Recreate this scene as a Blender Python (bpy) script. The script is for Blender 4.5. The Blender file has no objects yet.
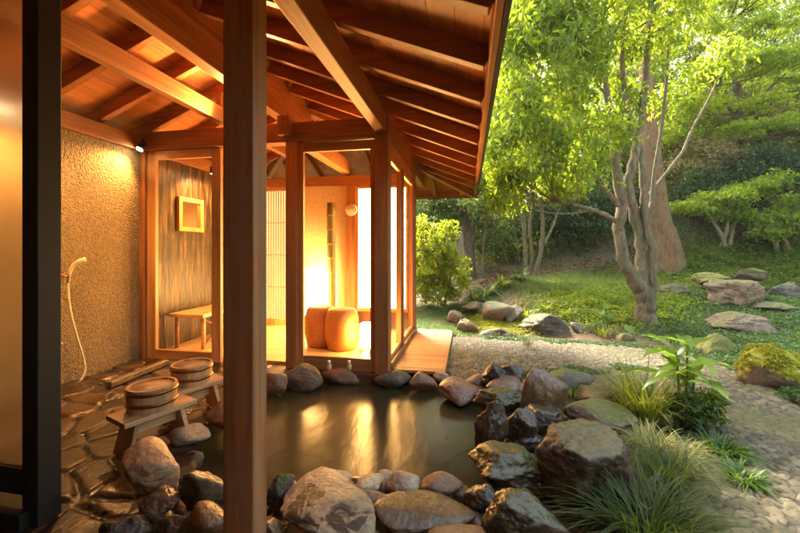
import bpy, math, random
import numpy as np
from mathutils import Vector, Matrix, noise as mnoise

scene = bpy.context.scene
COL = scene.collection
R = math.radians

# ------------------------------------------------------------------ camera
F = 370.0            # focal length in pixels of an 800 px wide frame
HZ = 250.0           # row of the horizon
CAMZ = 1.1
TH = math.atan(68 / F)
CS, SN = math.cos(TH), math.sin(TH)
cam_d = bpy.data.cameras.new('camera')
cam_d.sensor_width = 36
cam_d.lens = 36 * F / 800
cam_d.shift_y = (HZ - 266.5) / 800
cam_d.clip_start = 0.02
cam_d.clip_end = 400
cam = bpy.data.objects.new('camera', cam_d)
COL.objects.link(cam)
cam.location = (0, 0, CAMZ)
cam.rotation_euler = (R(90), 0, TH)
scene.camera = cam

def at(px, py, d):
    u = (px - 400) / F
    v = -(py - HZ) / F
    return np.array([(u * CS - SN) * d, (u * SN + CS) * d, CAMZ + v * d])
def on_z(px, py, z):
    return at(px, py, (CAMZ - z) * F / (py - HZ))
def project(P):
    P = np.asarray(P, float)
    fw = -SN * P[:, 0] + CS * P[:, 1]
    rt = CS * P[:, 0] + SN * P[:, 1]
    return 400 + F * rt / fw, HZ - F * (P[:, 2] - CAMZ) / fw

# ------------------------------------------------------------------ object helpers
def thing(name, label, cat, base=(0, 0, 0), group=None):
    o = bpy.data.objects.new(name, None)
    o.empty_display_size = .1
    o.location = base
    COL.objects.link(o)
    o['label'] = label
    o['category'] = cat
    if group: o['group'] = group
    return o
def tag(o, label, cat, group=None):
    o['label'] = label
    o['category'] = cat
    if group: o['group'] = group
    return o
def kind(o, k):
    o['kind'] = k
    return o
def root_of(o):
    while o.parent: o = o.parent
    return o
def place(name, me, mat, parent=None, origin=None):
    if mat: me.materials.append(mat)
    o = bpy.data.objects.new(name, me)
    COL.objects.link(o)
    b = None
    if parent is not None:
        b = root_of(parent).location.copy()
        o.parent = parent
    elif origin is not None:
        b = Vector(origin)
        o.location = b
    if b is not None and b.length > 0:
        me.transform(Matrix.Translation(-b))
    return o

def arrays_mesh(name, V, Fc, smooth=False):
    """V (n,3), Fc (m,k) equal-sized faces."""
    me = bpy.data.meshes.new(name)
    V = np.ascontiguousarray(V, dtype=np.float32)
    Fc = np.ascontiguousarray(Fc, dtype=np.int32)
    m, k = Fc.shape
    me.vertices.add(len(V)); me.vertices.foreach_set('co', V.ravel())
    me.loops.add(m * k); me.loops.foreach_set('vertex_index', Fc.ravel())
    me.polygons.add(m)
    me.polygons.foreach_set('loop_start', np.arange(0, m * k, k, dtype=np.int32))
    me.polygons.foreach_set('loop_total', np.full(m, k, dtype=np.int32))
    if smooth: me.polygons.foreach_set('use_smooth', np.ones(m, dtype=bool))
    me.update(calc_edges=True)
    return me

class MB:
    def __init__(s): s.v = []; s.f = []; s.sm = []
    def add(s, vs, fs, smooth=False):
        n = len(s.v)
        s.v += [tuple(map(float, v)) for v in vs]
        s.f += [tuple(i + n for i in f) for f in fs]
        s.sm += [smooth] * len(fs)
    def box(s, x0, x1, y0, y1, z0, z1):
        vs = [(x, y, z) for z in (z0, z1) for y in (y0, y1) for x in (x0, x1)]
        s.add(vs, [(0, 2, 3, 1), (4, 5, 7, 6), (0, 1, 5, 4), (2, 6, 7, 3), (0, 4, 6, 2), (1, 3, 7, 5)])
        return s
    def beam(s, p, q, w, h, up=(0, 0, 1)):
        """bar from p to q, its section w wide and h high, centred"""
        p, q = Vector(p), Vector(q)
        d = (q - p).normalized(); sd = d.cross(Vector(up)).normalized(); u = sd.cross(d)
        vs = []
        for c in (p, q):
            for a, b in ((-1, -1), (1, -1), (1, 1), (-1, 1)):
                vs.append(c + sd * a * w / 2 + u * b * h / 2)
        s.add(vs, [(0, 3, 2, 1), (4, 5, 6, 7), (0, 1, 5, 4), (1, 2, 6, 5), (2, 3, 7, 6), (3, 0, 4, 7)])
        return s
    def tube(s, pts, rad, n=8, cap=True, rough=0, flare=0):
        pts = [Vector(p) for p in pts]
        if not hasattr(rad, '__len__'): rad = [rad] * len(pts)
        vs = []; fs = []
        ref = Vector((.31, .17, .94)).normalized()
        prev = None
        for i, p in enumerate(pts):
            d = (pts[min(i + 1, len(pts) - 1)] - pts[max(i - 1, 0)])
            if d.length < 1e-9: d = Vector((0, 0, 1))
            d.normalize()
            if prev is None:
                a = d.cross(ref)
                if a.length < .05: a = d.cross(Vector((1, 0, 0)))
            else:
                a = prev - d * prev.dot(d)
            a.normalize(); prev = a
            b = d.cross(a)
            for k in range(n):
                t = 2 * math.pi * k / n
                o = a * math.cos(t) + b * math.sin(t)
                rr = rad[i]
                if rough:
                    w_ = p + o * rr
                    rr *= 1 + rough * mnoise.noise(Vector((w_.x * 9, w_.y * 9, w_.z * 2.5))) + rough * .5 * mnoise.noise(Vector((w_.x * 24, w_.y * 24, w_.z * 4)))
                if flare:
                    f_ = math.exp(-max(p.z - pts[1].z, 0) / .3)
                    rr *= 1 + flare * f_ * (math.sin(5 * t + .6) * .6 + math.sin(3 * t + 2) * .5)
                vs.append(p + o * rr)
        for i in range(len(pts) - 1):
            for k in range(n):
                fs.append((i * n + k, i * n + (k + 1) % n, (i + 1) * n + (k + 1) % n, (i + 1) * n + k))
        if cap:
            fs.append(tuple(range(n - 1, -1, -1)))
            fs.append(tuple((len(pts) - 1) * n + k for k in range(n)))
        s.add(vs, fs, True)
        return s
    def lathe(s, c, prof, n=40, closed=False):
        c = Vector(c); vs = []; fs = []
        for r, z in prof:
            for k in range(n):
                t = 2 * math.pi * k / n
                vs.append((c.x + r * math.cos(t), c.y + r * math.sin(t), c.z + z))
        m = len(prof)
        for i in range(m if closed else m - 1):
            j = (i + 1) % m
            for k in range(n):
                fs.append((i * n + k, i * n + (k + 1) % n, j * n + (k + 1) % n, j * n + k))
        s.add(vs, fs, True)
        return s
    def build(s, name, mat, parent=None, bevel=0, origin=None, autosmooth=False):
        me = bpy.data.meshes.new(name)
        me.from_pydata(s.v, [], s.f)
        me.polygons.foreach_set('use_smooth', s.sm)
        me.update()
        o = place(name, me, mat, parent, origin)
        if bevel:
            b = o.modifiers.new('bevel', 'BEVEL'); b.width = bevel; b.segments = 2; b.limit_method = 'ANGLE'
            b.harden_normals = False
        return o

# ------------------------------------------------------------------ materials
def new_mat(name):
    m = bpy.data.materials.new(name); m.use_nodes = True
    nt = m.node_tree
    return m, nt, nt.nodes['Principled BSDF'], nt.nodes['Material Output']
def N(nt, t, **kw):
    n = nt.nodes.new(t)
    for k, v in kw.items(): setattr(n, k, v)
    return n
def ramp(nt, fac, stops):
    r = N(nt, 'ShaderNodeValToRGB')
    e = r.color_ramp.elements
    while len(e) < len(stops): e.new(.5)
    for el, (p, c) in zip(e, stops):
        el.position = p
        el.color = (*c, 1) if len(c) == 3 else c
    nt.links.new(fac, r.inputs[0])
    return r.outputs[0]
def tex(nt, scale, detail=5, rough=.55, dist=0, vec=None, mapping=None):
    n = N(nt, 'ShaderNodeTexNoise'); n.inputs['Scale'].default_value = scale
    n.inputs['Detail'].default_value = detail; n.inputs['Roughness'].default_value = rough
    n.inputs['Distortion'].default_value = dist
    if vec is None:
        vec = N(nt, 'ShaderNodeTexCoord').outputs['Object']
    if mapping:
        mp = N(nt, 'ShaderNodeMapping'); mp.inputs['Scale'].default_value = mapping
        nt.links.new(vec, mp.inputs[0]); vec = mp.outputs[0]
    nt.links.new(vec, n.inputs['Vector'])
    return n.outputs['Fac']
def bump(nt, h, strength, dist, bsdf):
    b = N(nt, 'ShaderNodeBump'); b.inputs['Strength'].default_value = strength; b.inputs['Distance'].default_value = dist
    nt.links.new(h, b.inputs['Height'])
    nt.links.new(b.outputs[0], bsdf.inputs['Normal'])
    return b
def mix(nt, fac, a, b, mode='MIX'):
    m = N(nt, 'ShaderNodeMix', data_type='RGBA', blend_type=mode)
    for sock, v in ((m.inputs[0], fac), (m.inputs[6], a), (m.inputs[7], b)):
        if isinstance(v, (int, float)): sock.default_value = v
        elif isinstance(v, tuple): sock.default_value = (*v, 1)
        else: nt.links.new(v, sock)
    return m.outputs[2]
def math_(nt, op, a, b=None):
    m = N(nt, 'ShaderNodeMath', operation=op)
    for i, v in enumerate((a, b)):
        if v is None: continue
        if isinstance(v, (int, float)): m.inputs[i].default_value = v
        else: nt.links.new(v, m.inputs[i])
    return m.outputs[0]

def wood(name, axis, c1, c2, rough=.5, island=False, weather=None):
    m, nt, b, out = new_mat(name)
    sc = [34, 34, 34]; sc['xyz'.index(axis)] = 1.6
    vec = N(nt, 'ShaderNodeTexCoord').outputs['Object']
    rnd = N(nt, 'ShaderNodeNewGeometry').outputs['Random Per Island'] if island else N(nt, 'ShaderNodeObjectInfo').outputs['Random']
    add = N(nt, 'ShaderNodeVectorMath', operation='ADD')
    sc2 = math_(nt, 'MULTIPLY', rnd, 17.0)
    nt.links.new(vec, add.inputs[0]); nt.links.new(sc2, add.inputs[1])
    g = tex(nt, 1, 6, .6, .7, add.outputs[0], sc)
    sc3 = [5, 5, 5]; sc3['xyz'.index(axis)] = .7
    g2 = tex(nt, 1, 3, .5, .3, add.outputs[0], sc3)
    c = ramp(nt, g, [(.3, c2), (.62, c1)])
    k = ramp(nt, g2, [(.3, (.62, .58, .55)), (.7, (1.1, 1.08, 1.05))])
    c = mix(nt, 1.0, c, k, 'MULTIPLY')
    v = ramp(nt, rnd, [(0, (.68, .62, .56)), (1, (1.15, 1.1, 1.0))])
    c = mix(nt, 1.0, c, v, 'MULTIPLY')
    if weather:
        w = tex(nt, 6, 5, .6)
        wf = ramp(nt, w, [(.45, (0, 0, 0)), (.7, (1, 1, 1))])
        c = mix(nt, math_(nt, 'MULTIPLY', wf, .7), c, weather)
    nt.links.new(c, b.inputs['Base Color'])
    b.inputs['Roughness'].default_value = rough
    bump(nt, g, .18, .004, b)
    return m

ORW1, ORW2 = (.47, .215, .075), (.27, .105, .032)
wood_x = wood('cedar_x', 'x', ORW1, ORW2)
wood_y = wood('cedar_y', 'y', ORW1, ORW2)
wood_z = wood('cedar_z', 'z', ORW1, ORW2)
wood_post = wood('cedar_weathered', 'z', (.46, .21, .085), (.27, .105, .042), .55, weather=(.26, .17, .09))
wood_frame_x = wood('frame_x', 'x', (.62, .33, .13), (.44, .21, .07), .45)
wood_frame_z = wood('frame_z', 'z', (.62, .33, .13), (.44, .21, .07), .45)
wood_board = wood('ceiling_board', 'y', (.60, .245, .078), (.42, .15, .042), .5, island=True)  # lit look of the ceiling put into the colour, lighter than the rafters
wood_raft_x = wood('rafter_x', 'x', (.44, .18, .058), (.25, .09, .028), .5)  # both rafter woods darkened to stand in for shade on their near sides
wood_raft_y = wood('rafter_y', 'y', (.44, .18, .058), (.25, .09, .028), .5)
wood_deck = wood('deck_plank', 'x', (.50, .27, .10), (.36, .18, .06), .5, island=True)
wood_pale = wood('hinoki', 'x', (.66, .43, .22), (.50, .30, .14), .45)
wood_stave = wood('hinoki_stave', 'z', (.66, .43, .22), (.52, .31, .14), .45, island=True)
wood_dark = wood('dark_sill', 'x', (.12, .06, .03), (.06, .03, .016), .5)
floor_mat = wood('tatami', 'x', (.58, .42, .22), (.48, .33, .16), .6)

def simple(name, col, rough=.5, metal=0, spec=None):
    m, nt, b, out = new_mat(name)
    n = tex(nt, 30, 4)
    c = ramp(nt, n, [(.3, tuple(x * .8 for x in col)), (.7, tuple(min(1, x * 1.12) for x in col))])
    nt.links.new(c, b.inputs['Base Color'])
    b.inputs['Roughness'].default_value = rough; b.inputs['Metallic'].default_value = metal
    return m
black_mat = simple('black_lacquer', (.006, .005, .004), .6)
gutter_mat = simple('dark_copper', (.02, .018, .016), .5)
copper_hoop = simple('copper_hoop', (.30, .11, .035), .35, .9)
steel = simple('steel', (.5, .46, .4), .3, 1)
hose_mat = simple('hose_rubber', (.72, .62, .36), .35)
cream = simple('cream_paper', (.75, .66, .5), .7)
roof_top = simple('roof_sheet', (.06, .055, .05), .7)
bark_dark = simple('soil_gap', (.02, .015, .01), .8)
rattan_mat = simple('rattan', (.45, .20, .05), .6)
olive_mat = simple('olive_cloth', (.22, .20, .06), .8)

def plaster_mat():
    m, nt, b, out = new_mat('rough_stucco')
    n = tex(nt, 40, 5, .65, .4); n2 = tex(nt, 2.0, 4)
    v = N(nt, 'ShaderNodeTexVoronoi'); v.inputs['Scale'].default_value = 70
    nt.links.new(N(nt, 'ShaderNodeTexCoord').outputs['Object'], v.inputs['Vector'])
    c = ramp(nt, n, [(.3, (.17, .115, .055)), (.65, (.34, .245, .125))])
    c = mix(nt, 1.0, c, ramp(nt, n2, [(.3, (.75, .72, .68)), (.7, (1.05, 1.05, 1.05))]), 'MULTIPLY')
    nt.links.new(c, b.inputs['Base Color']); b.inputs['Roughness'].default_value = .75
    h = math_(nt, 'ADD', n, math_(nt, 'MULTIPLY', v.outputs['Distance'], -.5))
    bump(nt, h, 1.0, .03, b)
    return m
stucco = plaster_mat()

def cladding_mat():
    m, nt, b, out = new_mat('cedar_bark_cladding')
    n = tex(nt, 1, 6, .65, .4, None, (28, 28, 2.5))
    n2 = tex(nt, 9, 4)
    c = ramp(nt, n, [(.38, (.016, .010, .005)), (.54, (.06, .034, .015)), (.72, (.24, .14, .05))])
    c = mix(nt, 1.0, c, ramp(nt, n2, [(.3, (.6, .6, .6)), (.7, (1.1, 1.1, 1.1))]), 'MULTIPLY')
    nt.links.new(c, b.inputs['Base Color']); b.inputs['Roughness'].default_value = .32
    bump(nt, n, .9, .015, b)
    return m
cladding = cladding_mat()

def glass_clear():
    m, nt, b, out = new_mat('window_glass')
    nt.nodes.remove(b)
    g_ = N(nt, 'ShaderNodeNewGeometry'); dp = N(nt, 'ShaderNodeVectorMath', operation='DOT_PRODUCT')
    nt.links.new(g_.outputs['Normal'], dp.inputs[0]); nt.links.new(g_.outputs['Incoming'], dp.inputs[1])
    k_ = math_(nt, 'POWER', math_(nt, 'SUBTRACT', 1.0, math_(nt, 'ABSOLUTE', dp.outputs['Value'])), 5.0)
    fac = math_(nt, 'ADD', math_(nt, 'MULTIPLY', k_, .6), .04)
    t = N(nt, 'ShaderNodeBsdfTransparent'); t.inputs[0].default_value = (.95, .97, .96, 1)
    g = N(nt, 'ShaderNodeBsdfGlossy'); g.inputs['Roughness'].default_value = .01
    mx = N(nt, 'ShaderNodeMixShader')
    nt.links.new(fac, mx.inputs[0]); nt.links.new(t.outputs[0], mx.inputs[1]); nt.links.new(g.outputs[0], mx.inputs[2])
    nt.links.new(mx.outputs[0], out.inputs[0])
    return m
def glass_wet():
    m, nt, b, out = new_mat('steamed_glass')
    b.inputs['Base Color'].default_value = (.92, .88, .8, 1)
    b.inputs['Transmission Weight'].default_value = 1
    b.inputs['IOR'].default_value = 1.12
    n = tex(nt, 12, 4)
    rr = N(nt, 'ShaderNodeMapRange'); rr.inputs[3].default_value = .28; rr.inputs[4].default_value = .5
    nt.links.new(n, rr.inputs[0]); nt.links.new(rr.outputs[0], b.inputs['Roughness'])
    return m
glass = glass_clear()
wet_glass = glass_wet()

def emit(name, col, s, var=0.0, zr=None):
    m, nt, b, out = new_mat(name)
    nt.nodes.remove(b)
    e = N(nt, 'ShaderNodeEmission'); e.inputs[0].default_value = (*col, 1); e.inputs[1].default_value = s
    if var:
        n = tex(nt, 40, 5, .6)
        mr = N(nt, 'ShaderNodeMapRange'); mr.inputs[3].default_value = s * (1 - var); mr.inputs[4].default_value = s * (1 + var)
        nt.links.new(n, mr.inputs[0]); nt.links.new(mr.outputs[0], e.inputs[1])
    nt.links.new(e.outputs[0], out.inputs[0])
    return m
WARM = (1.0, .47, .13)
screen_glow = emit('lit_washi', (1.0, .50, .14), 4.3, .12)
lantern_glow = emit('lantern_paper', (1.0, .52, .15), 9, .1)
bulb_glow = emit('lamp_lens', (1.0, .75, .4), 25)
shoji_glow = emit('lit_shoji', (1.0, .58, .20), .16, .1)

def leaf_mat(name, c1, c2, trans, tw=.45, rough=.42, var=None):
    m, nt, b, out = new_mat(name)
    rnd = N(nt, 'ShaderNodeNewGeometry').outputs['Random Per Island']
    n = tex(nt, var[0] if var else 1.3, 4, .65)
    lo_, hi_ = (var[1], var[2]) if var else (.72, 1.15)
    c = ramp(nt, rnd, [(0, c1), (.75, c2), (1, tuple(min(1, x * 1.35) for x in c2))])
    c = mix(nt, 1.0, c, ramp(nt, n, [(.34, (lo_, lo_ * 1.02, lo_ * .95)), (.66, (hi_, hi_ * .97, hi_ * .88))]), 'MULTIPLY')
    nt.links.new(c, b.inputs['Base Color']); b.inputs['Roughness'].default_value = rough
    t = N(nt, 'ShaderNodeBsdfTranslucent')
    tc = mix(nt, 1.0, c, trans, 'MULTIPLY')
    nt.links.new(tc, t.inputs[0])
    mx = N(nt, 'ShaderNodeMixShader'); mx.inputs[0].default_value = tw
    nt.links.new(b.outputs[0], mx.inputs[1]); nt.links.new(t.outputs[0], mx.inputs[2])
    nt.links.new(mx.outputs[0], out.inputs[0])
    return m
TY = (3.2, 2.9, 1.1)
leaf_bright = leaf_mat('leaf_bright', (.090, .142, .013), (.172, .218, .026), (3.0, 2.8, 1.1), .56)
leaf_yellow = leaf_mat('leaf_yellow', (.12, .16, .016), (.20, .235, .03), TY, .5)
leaf_mid = leaf_mat('leaf_mid', (.055, .09, .014), (.115, .15, .026), TY, .42)
leaf_pale = leaf_mat('leaf_pale', (.08, .12, .035), (.15, .19, .06), (2.6, 2.5, 1.3), .42)
leaf_dark = leaf_mat('leaf_dark', (.026, .050, .012), (.055, .09, .022), (2, 2, 1), .3, .35)
leaf_deep = leaf_mat('leaf_deep', (.035, .060, .012), (.075, .11, .024), (2.2, 2.2, 1), .35, .45)
leaf_maple = leaf_mat('leaf_maple', (.11, .17, .012), (.19, .25, .022), TY, .55, .5)
leaf_dry = leaf_mat('leaf_dry', (.15, .125, .05), (.27, .225, .10), (2, 1.8, 1.1), .4, .6)
cover_mat = leaf_mat('ground_cover', (.035, .08, .02), (.075, .135, .034), (2.2, 2.2, 1.1), .35, .5, var=(2.2, .6, 1.2))
grass_dark = leaf_mat('grass_dark', (.04, .065, .010), (.09, .12, .020), (2.4, 2.4, 1), .4, .6)
grass_lime = leaf_mat('grass_lime', (.10, .14, .02), (.19, .22, .045), TY, .45, .4)
grass_pale = leaf_mat('grass_pale', (.24, .24, .075), (.42, .40, .17), (1.8, 1.7, 1.2), .4, .5)
grass_bank = leaf_mat('grass_bank', (.055, .085, .018), (.13, .155, .03), TY, .4, .5)
grass_green = leaf_mat('grass_green', (.045, .10, .014), (.09, .16, .025), TY, .4, .45)
moss_leaf = leaf_mat('moss_leaf', (.20, .21, .014), (.34, .33, .02), (1.8, 1.7, 1), .3, .7)
leaf_ginger = leaf_mat('leaf_ginger', (.11, .185, .02), (.15, .23, .03), (2.6, 2.5, 1), .5, .33)

def bark(name, c1, c2, sc=(14, 14, 3), patch=None):
    m, nt, b, out = new_mat(name)
    n = tex(nt, 1, 7, .68, .6, None, sc); n2 = tex(nt, 4.5, 6, .65, .8); n3 = tex(nt, 1, 5, .7, 1.2, None, tuple(x * 3.2 for x in sc))
    c = ramp(nt, n, [(.34, c2), (.6, c1), (.8, tuple(min(1, x * 1.3) for x in c1))])
    c = mix(nt, 1.0, c, ramp(nt, n3, [(.33, (.4, .38, .36)), (.55, (1.05, 1.05, 1.05))]), 'MULTIPLY')
    if patch:
        pf = ramp(nt, n2, [(.47, (0, 0, 0)), (.55, (.85, .85, .85))])
        c = mix(nt, pf, c, patch)
    nt.links.new(c, b.inputs['Base Color']); b.inputs['Roughness'].default_value = .85
    h = math_(nt, 'ADD', n, math_(nt, 'MULTIPLY', n3, .7))
    bump(nt, h, 1.0, .05, b)
    return m
bark_pale = bark('bark_pale', (.36, .25, .135), (.13, .08, .04), (18, 18, 5), (.20, .17, .085))
bark_red = bark('bark_red', (.33, .15, .055), (.11, .055, .022), (16, 16, 1.8), (.22, .135, .06))
bark_grey = bark('bark_grey', (.22, .16, .10), (.09, .06, .035))

def rock_mat(name, c1, c2, rough=.7, moss=0.0, mosscol=(.10, .105, .02), blotch=None, bumpd=.02, wet=0):
    m, nt, b, out = new_mat(name)
    oi = N(nt, 'ShaderNodeObjectInfo').outputs['Random']
    vec = N(nt, 'ShaderNodeTexCoord').outputs['Object']
    add = N(nt, 'ShaderNodeVectorMath', operation='ADD')
    nt.links.new(vec, add.inputs[0]); nt.links.new(math_(nt, 'MULTIPLY', oi, 31.0), add.inputs[1])
    v = add.outputs[0]
    n = tex(nt, 7, 8, .62, .4, v); n2 = tex(nt, 45, 5, .6, 0, v); n3 = tex(nt, 3.2, 5, .6, .8, v)
    c = ramp(nt, n, [(.3, c2), (.68, c1)])
    c = mix(nt, 1.0, c, ramp(nt, n2, [(.32, (.62, .6, .58)), (.6, (1.06, 1.06, 1.06))]), 'MULTIPLY')
    c = mix(nt, 1.0, c, ramp(nt, oi, [(0, (.72, .74, .78)), (.5, (1, .95, .9)), (1, (1.18, 1.05, .92))]), 'MULTIPLY')
    rf = None
    if blotch:
        bf = ramp(nt, tex(nt, 8, 5, .6, 1.0, v), [(.52, (0, 0, 0)), (.56, (1, 1, 1))])
        c = mix(nt, bf, c, blotch); rf = bf
    if moss:
        g = N(nt, 'ShaderNodeNewGeometry')
        sp = N(nt, 'ShaderNodeSeparateXYZ'); nt.links.new(g.outputs['Normal'], sp.inputs[0])
        a = math_(nt, 'ADD', math_(nt, 'MULTIPLY', sp.outputs['Z'], .55), n3)
        mf = ramp(nt, a, [(1.02 - moss * .5, (0, 0, 0)), (1.15 - moss * .5, (1, 1, 1))])
        mc = ramp(nt, n2, [(.3, tuple(x * .55 for x in mosscol)), (.7, tuple(x * 1.3 for x in mosscol))])
        c = mix(nt, mf, c, mc)
    nt.links.new(c, b.inputs['Base Color'])
    if wet:
        wr = N(nt, 'ShaderNodeMapRange'); wr.inputs[1].default_value = .35; wr.inputs[2].default_value = .65
        wr.inputs[3].default_value = .12; wr.inputs[4].default_value = .5
        nt.links.new(n3, wr.inputs[0]); nt.links.new(wr.outputs[0], b.inputs['Roughness'])
        b.inputs['Coat Weight'].default_value = .35 * wet; b.inputs['Coat Roughness'].default_value = .2
    else:
        b.inputs['Roughness'].default_value = rough
    h = math_(nt, 'ADD', n, math_(nt, 'MULTIPLY', n2, .35))
    bump(nt, h, .8, bumpd, b)
    return m
rk_tan = rock_mat('rock_tan', (.27, .165, .085), (.15, .085, .042), .55)
rk_pale = rock_mat('rock_pale', (.56, .44, .29), (.36, .27, .165), .6)
rk_blotch = rock_mat('rock_blotched', (.45, .345, .215), (.28, .205, .12), .5, blotch=(.045, .03, .018))
rk_brown = rock_mat('rock_brown', (.22, .13, .06), (.095, .052, .024), .5, wet=.5)
rk_wet = rock_mat('rock_wet', (.085, .052, .028), (.024, .015, .008), .3, wet=.9, bumpd=.03)
rk_olive = rock_mat('rock_olive_wet', (.075, .05, .024), (.025, .017, .009), .3, moss=.7, mosscol=(.075, .062, .014), wet=1, bumpd=.03)
rk_big = rock_mat('rock_big_boulder', (.085, .06, .034), (.022, .015, .009), .45, moss=.35, mosscol=(.12, .095, .035), bumpd=.03)
rk_lean = rock_mat('rock_leaning', (.44, .29, .165), (.28, .175, .095), .5)
rk_grey = rock_mat('rock_grey', (.20, .155, .105), (.09, .066, .044), .75, moss=.2)
rk_dark = rock_mat('rock_dark', (.13, .10, .075), (.045, .034, .025), .75, moss=.2)
rk_garden = rock_mat('rock_garden', (.32, .21, .125), (.17, .105, .06), .8, moss=.25)
rk_moss = rock_mat('rock_mossy', (.20, .14, .08), (.10, .07, .04), .85, moss=.85, mosscol=(.13, .125, .02))
rk_lime = rock_mat('rock_lime_moss', (.22, .15, .09), (.12, .08, .045), .9, moss=.95, mosscol=(.26, .25, .015))
rk_pink = rock_mat('rock_pink', (.30, .185, .12), (.19, .11, .068), .4, wet=.25)

# ------------------------------------------------------------------ terrain
PATH_PX = [(800, 575, .86), (780, 505, .80), (765, 450, .74), (745, 405, .68), (722, 382, .68), (682, 364, .78),
           (622, 353, 1.0), (550, 352, 1.3), (482, 353, 1.5), (425, 352, 1.5)]
PATH = np.array([[*on_z(x, y, -.05)[:2], w] for x, y, w in PATH_PX])
def path_dist(x, y):
    best = np.full(np.shape(x), 9.0); 
    for (x0, y0, w0), (x1, y1, w1) in zip(PATH[:-1], PATH[1:]):
        dx, dy = x1 - x0, y1 - y0
        t = np.clip(((x - x0) * dx + (y - y0) * dy) / (dx * dx + dy * dy), 0, 1)
        d = np.hypot(x - x0 - t * dx, y - y0 - t * dy) / (w0 + t * (w1 - w0)) * 2
        best = np.minimum(best, d)
    return best
ANCH = []
for x, y, w in PATH: ANCH.append((x, y, -.05))
for px, py, d in [(560, 300, 6.2), (510, 292, 7.2), (480, 278, 8.5), (560, 277, 9), (620, 260, 10), (690, 246, 9.5), (750, 240, 9.2),
                  (800, 235, 8.8), (735, 303, 5.8), (800, 300, 5.6), (735, 335, 4.7), (645, 326, 5.2), (800, 350, 3.9), (860, 350, 4),
                  (450, 290, 9), (430, 305, 7), (900, 240, 8), (900, 330, 5), (530, 330, 5.4), (600, 332, 5.2), (490, 325, 5.9), (570, 315, 5.7)]:
    ANCH.append(tuple(at(px, py, d)))
for px, py, d in [(440, 322, 5.6), (455, 328, 5.2), (690, 345, 4.3)]:
    p = at(px, py, d); ANCH.append((p[0], p[1], -.03))
for p in [(0, 0, -.1), (1, 0, -.06), (3, 0, 0), (6, 1, .3), (0, -4, -.1), (5, -4, .2), (.6, 1.5, -.06), (-.5, 3, -.1), (-3, 3, -.1), (-3, 6, -.05), (-1, 6.5, -.02), (-5, 0, -.1), (-6, 8, .2), (-2, 10, .3), (-5, 14, 1.2), (0, 15, 1.6), (3, 14, 2.4), (6, 13, 3.4), (10, 12, 4.6), (12, 6, 3.5), (10, 2, 1.6), (4, 20, 5), (-6, 20, 3.2), (12, 18, 7.5), (16, 10, 6.5)]:
    ANCH.append(p)
ANCH = np.array(ANCH)
def _tps(r2): return np.where(r2 > 1e-12, .5 * r2 * np.log(r2 + 1e-12), 0)
_A = ANCH[:, :2]
_K = _tps(((_A[:, None] - _A[None]) ** 2).sum(-1)) + np.eye(len(_A)) * .35
_P = np.c_[np.ones(len(_A)), _A]
_W = np.linalg.solve(np.block([[_K, _P], [_P.T, np.zeros((3, 3))]]), np.r_[ANCH[:, 2], 0, 0, 0])
def ground_raw(x, y):
    x = np.asarray(x, float); y = np.asarray(y, float)
    sh = x.shape; x = x.ravel(); y = y.ravel()
    cx = np.clip(x, -9, 17); cy = np.clip(y, -5, 21)
    r2 = (cx[:, None] - _A[:, 0]) ** 2 + (cy[:, None] - _A[:, 1]) ** 2
    z = _tps(r2) @ _W[:-3] + _W[-3] + _W[-2] * cx + _W[-1] * cy
    far = np.hypot(x - cx, y - cy)
    z = z + .3 * np.minimum(far, 40) * (y > 0)
    return z.reshape(sh)
_pond = [on_z(px, py, -.1)[:2] for px, py in [(268, 384), (236, 398), (212, 430), (196, 462), (200, 505), (290, 530), (400, 525), (500, 510), (535, 440), (520, 392), (480, 380), (380, 376)]]
def in_poly(x, y, poly):
    ins = np.zeros(np.shape(x), bool)
    n = len(poly)
    for i in range(n):
        x0, y0 = poly[i]; x1, y1 = poly[(i + 1) % n]
        c = ((y0 > y) != (y1 > y)) & (x < (x1 - x0) * (y - y0) / (y1 - y0 + 1e-12) + x0)
        ins ^= c
    return ins
def ground(x, y):
    z = ground_raw(x, y)
    x = np.asarray(x, float); y = np.asarray(y, float)
    z = np.where((x < -.15) & (y < 5.1) & (x > -9), np.minimum(z, -.2), z)
    z = np.where(in_poly(x, y, _pond), -.55, z)
    return z
def hit(px, py, dmax=30):
    ds = np.linspace(1.2, dmax, 1500)
    P = np.array([at(px, py, d) for d in ds])
    z = ground(P[:, 0], P[:, 1])
    i = np.argmax(P[:, 2] <= z)
    if not (P[:, 2] <= z).any(): i = -1
    return np.array([P[i, 0], P[i, 1], z[i]])

def warp(a, b, n, c, k):
    t = np.linspace(-1, 1, n)
    s = np.sinh(k * t) / np.sinh(k)
    return np.where(s < 0, c + (c - a) * s, c + (b - c) * s)
gx = warp(-60, 70, 330, 1.5, 4.2); gy = warp(-50, 90, 330, 3.5, 4.2)
GX, GY = np.meshgrid(gx, gy)
GZ = ground(GX, GY)
pd = path_dist(GX, GY)
GZ = GZ - np.where(pd < 1.02, .035, 0)
rng = np.random.default_rng(5)
_n = np.array([mnoise.fractal(Vector((x * 1.3, y * 1.3, 0)), 1.0, 2.0, 4) for x, y in zip(GX.ravel(), GY.ravel())]).reshape(GX.shape)
GZ = GZ + _n * .025 * (pd > 1.1)
def grid_faces(ny, nx):
    i = np.arange(ny * nx).reshape(ny, nx)
    return np.stack([i[:-1, :-1], i[:-1, 1:], i[1:, 1:], i[1:, :-1]], -1).reshape(-1, 4)
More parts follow.
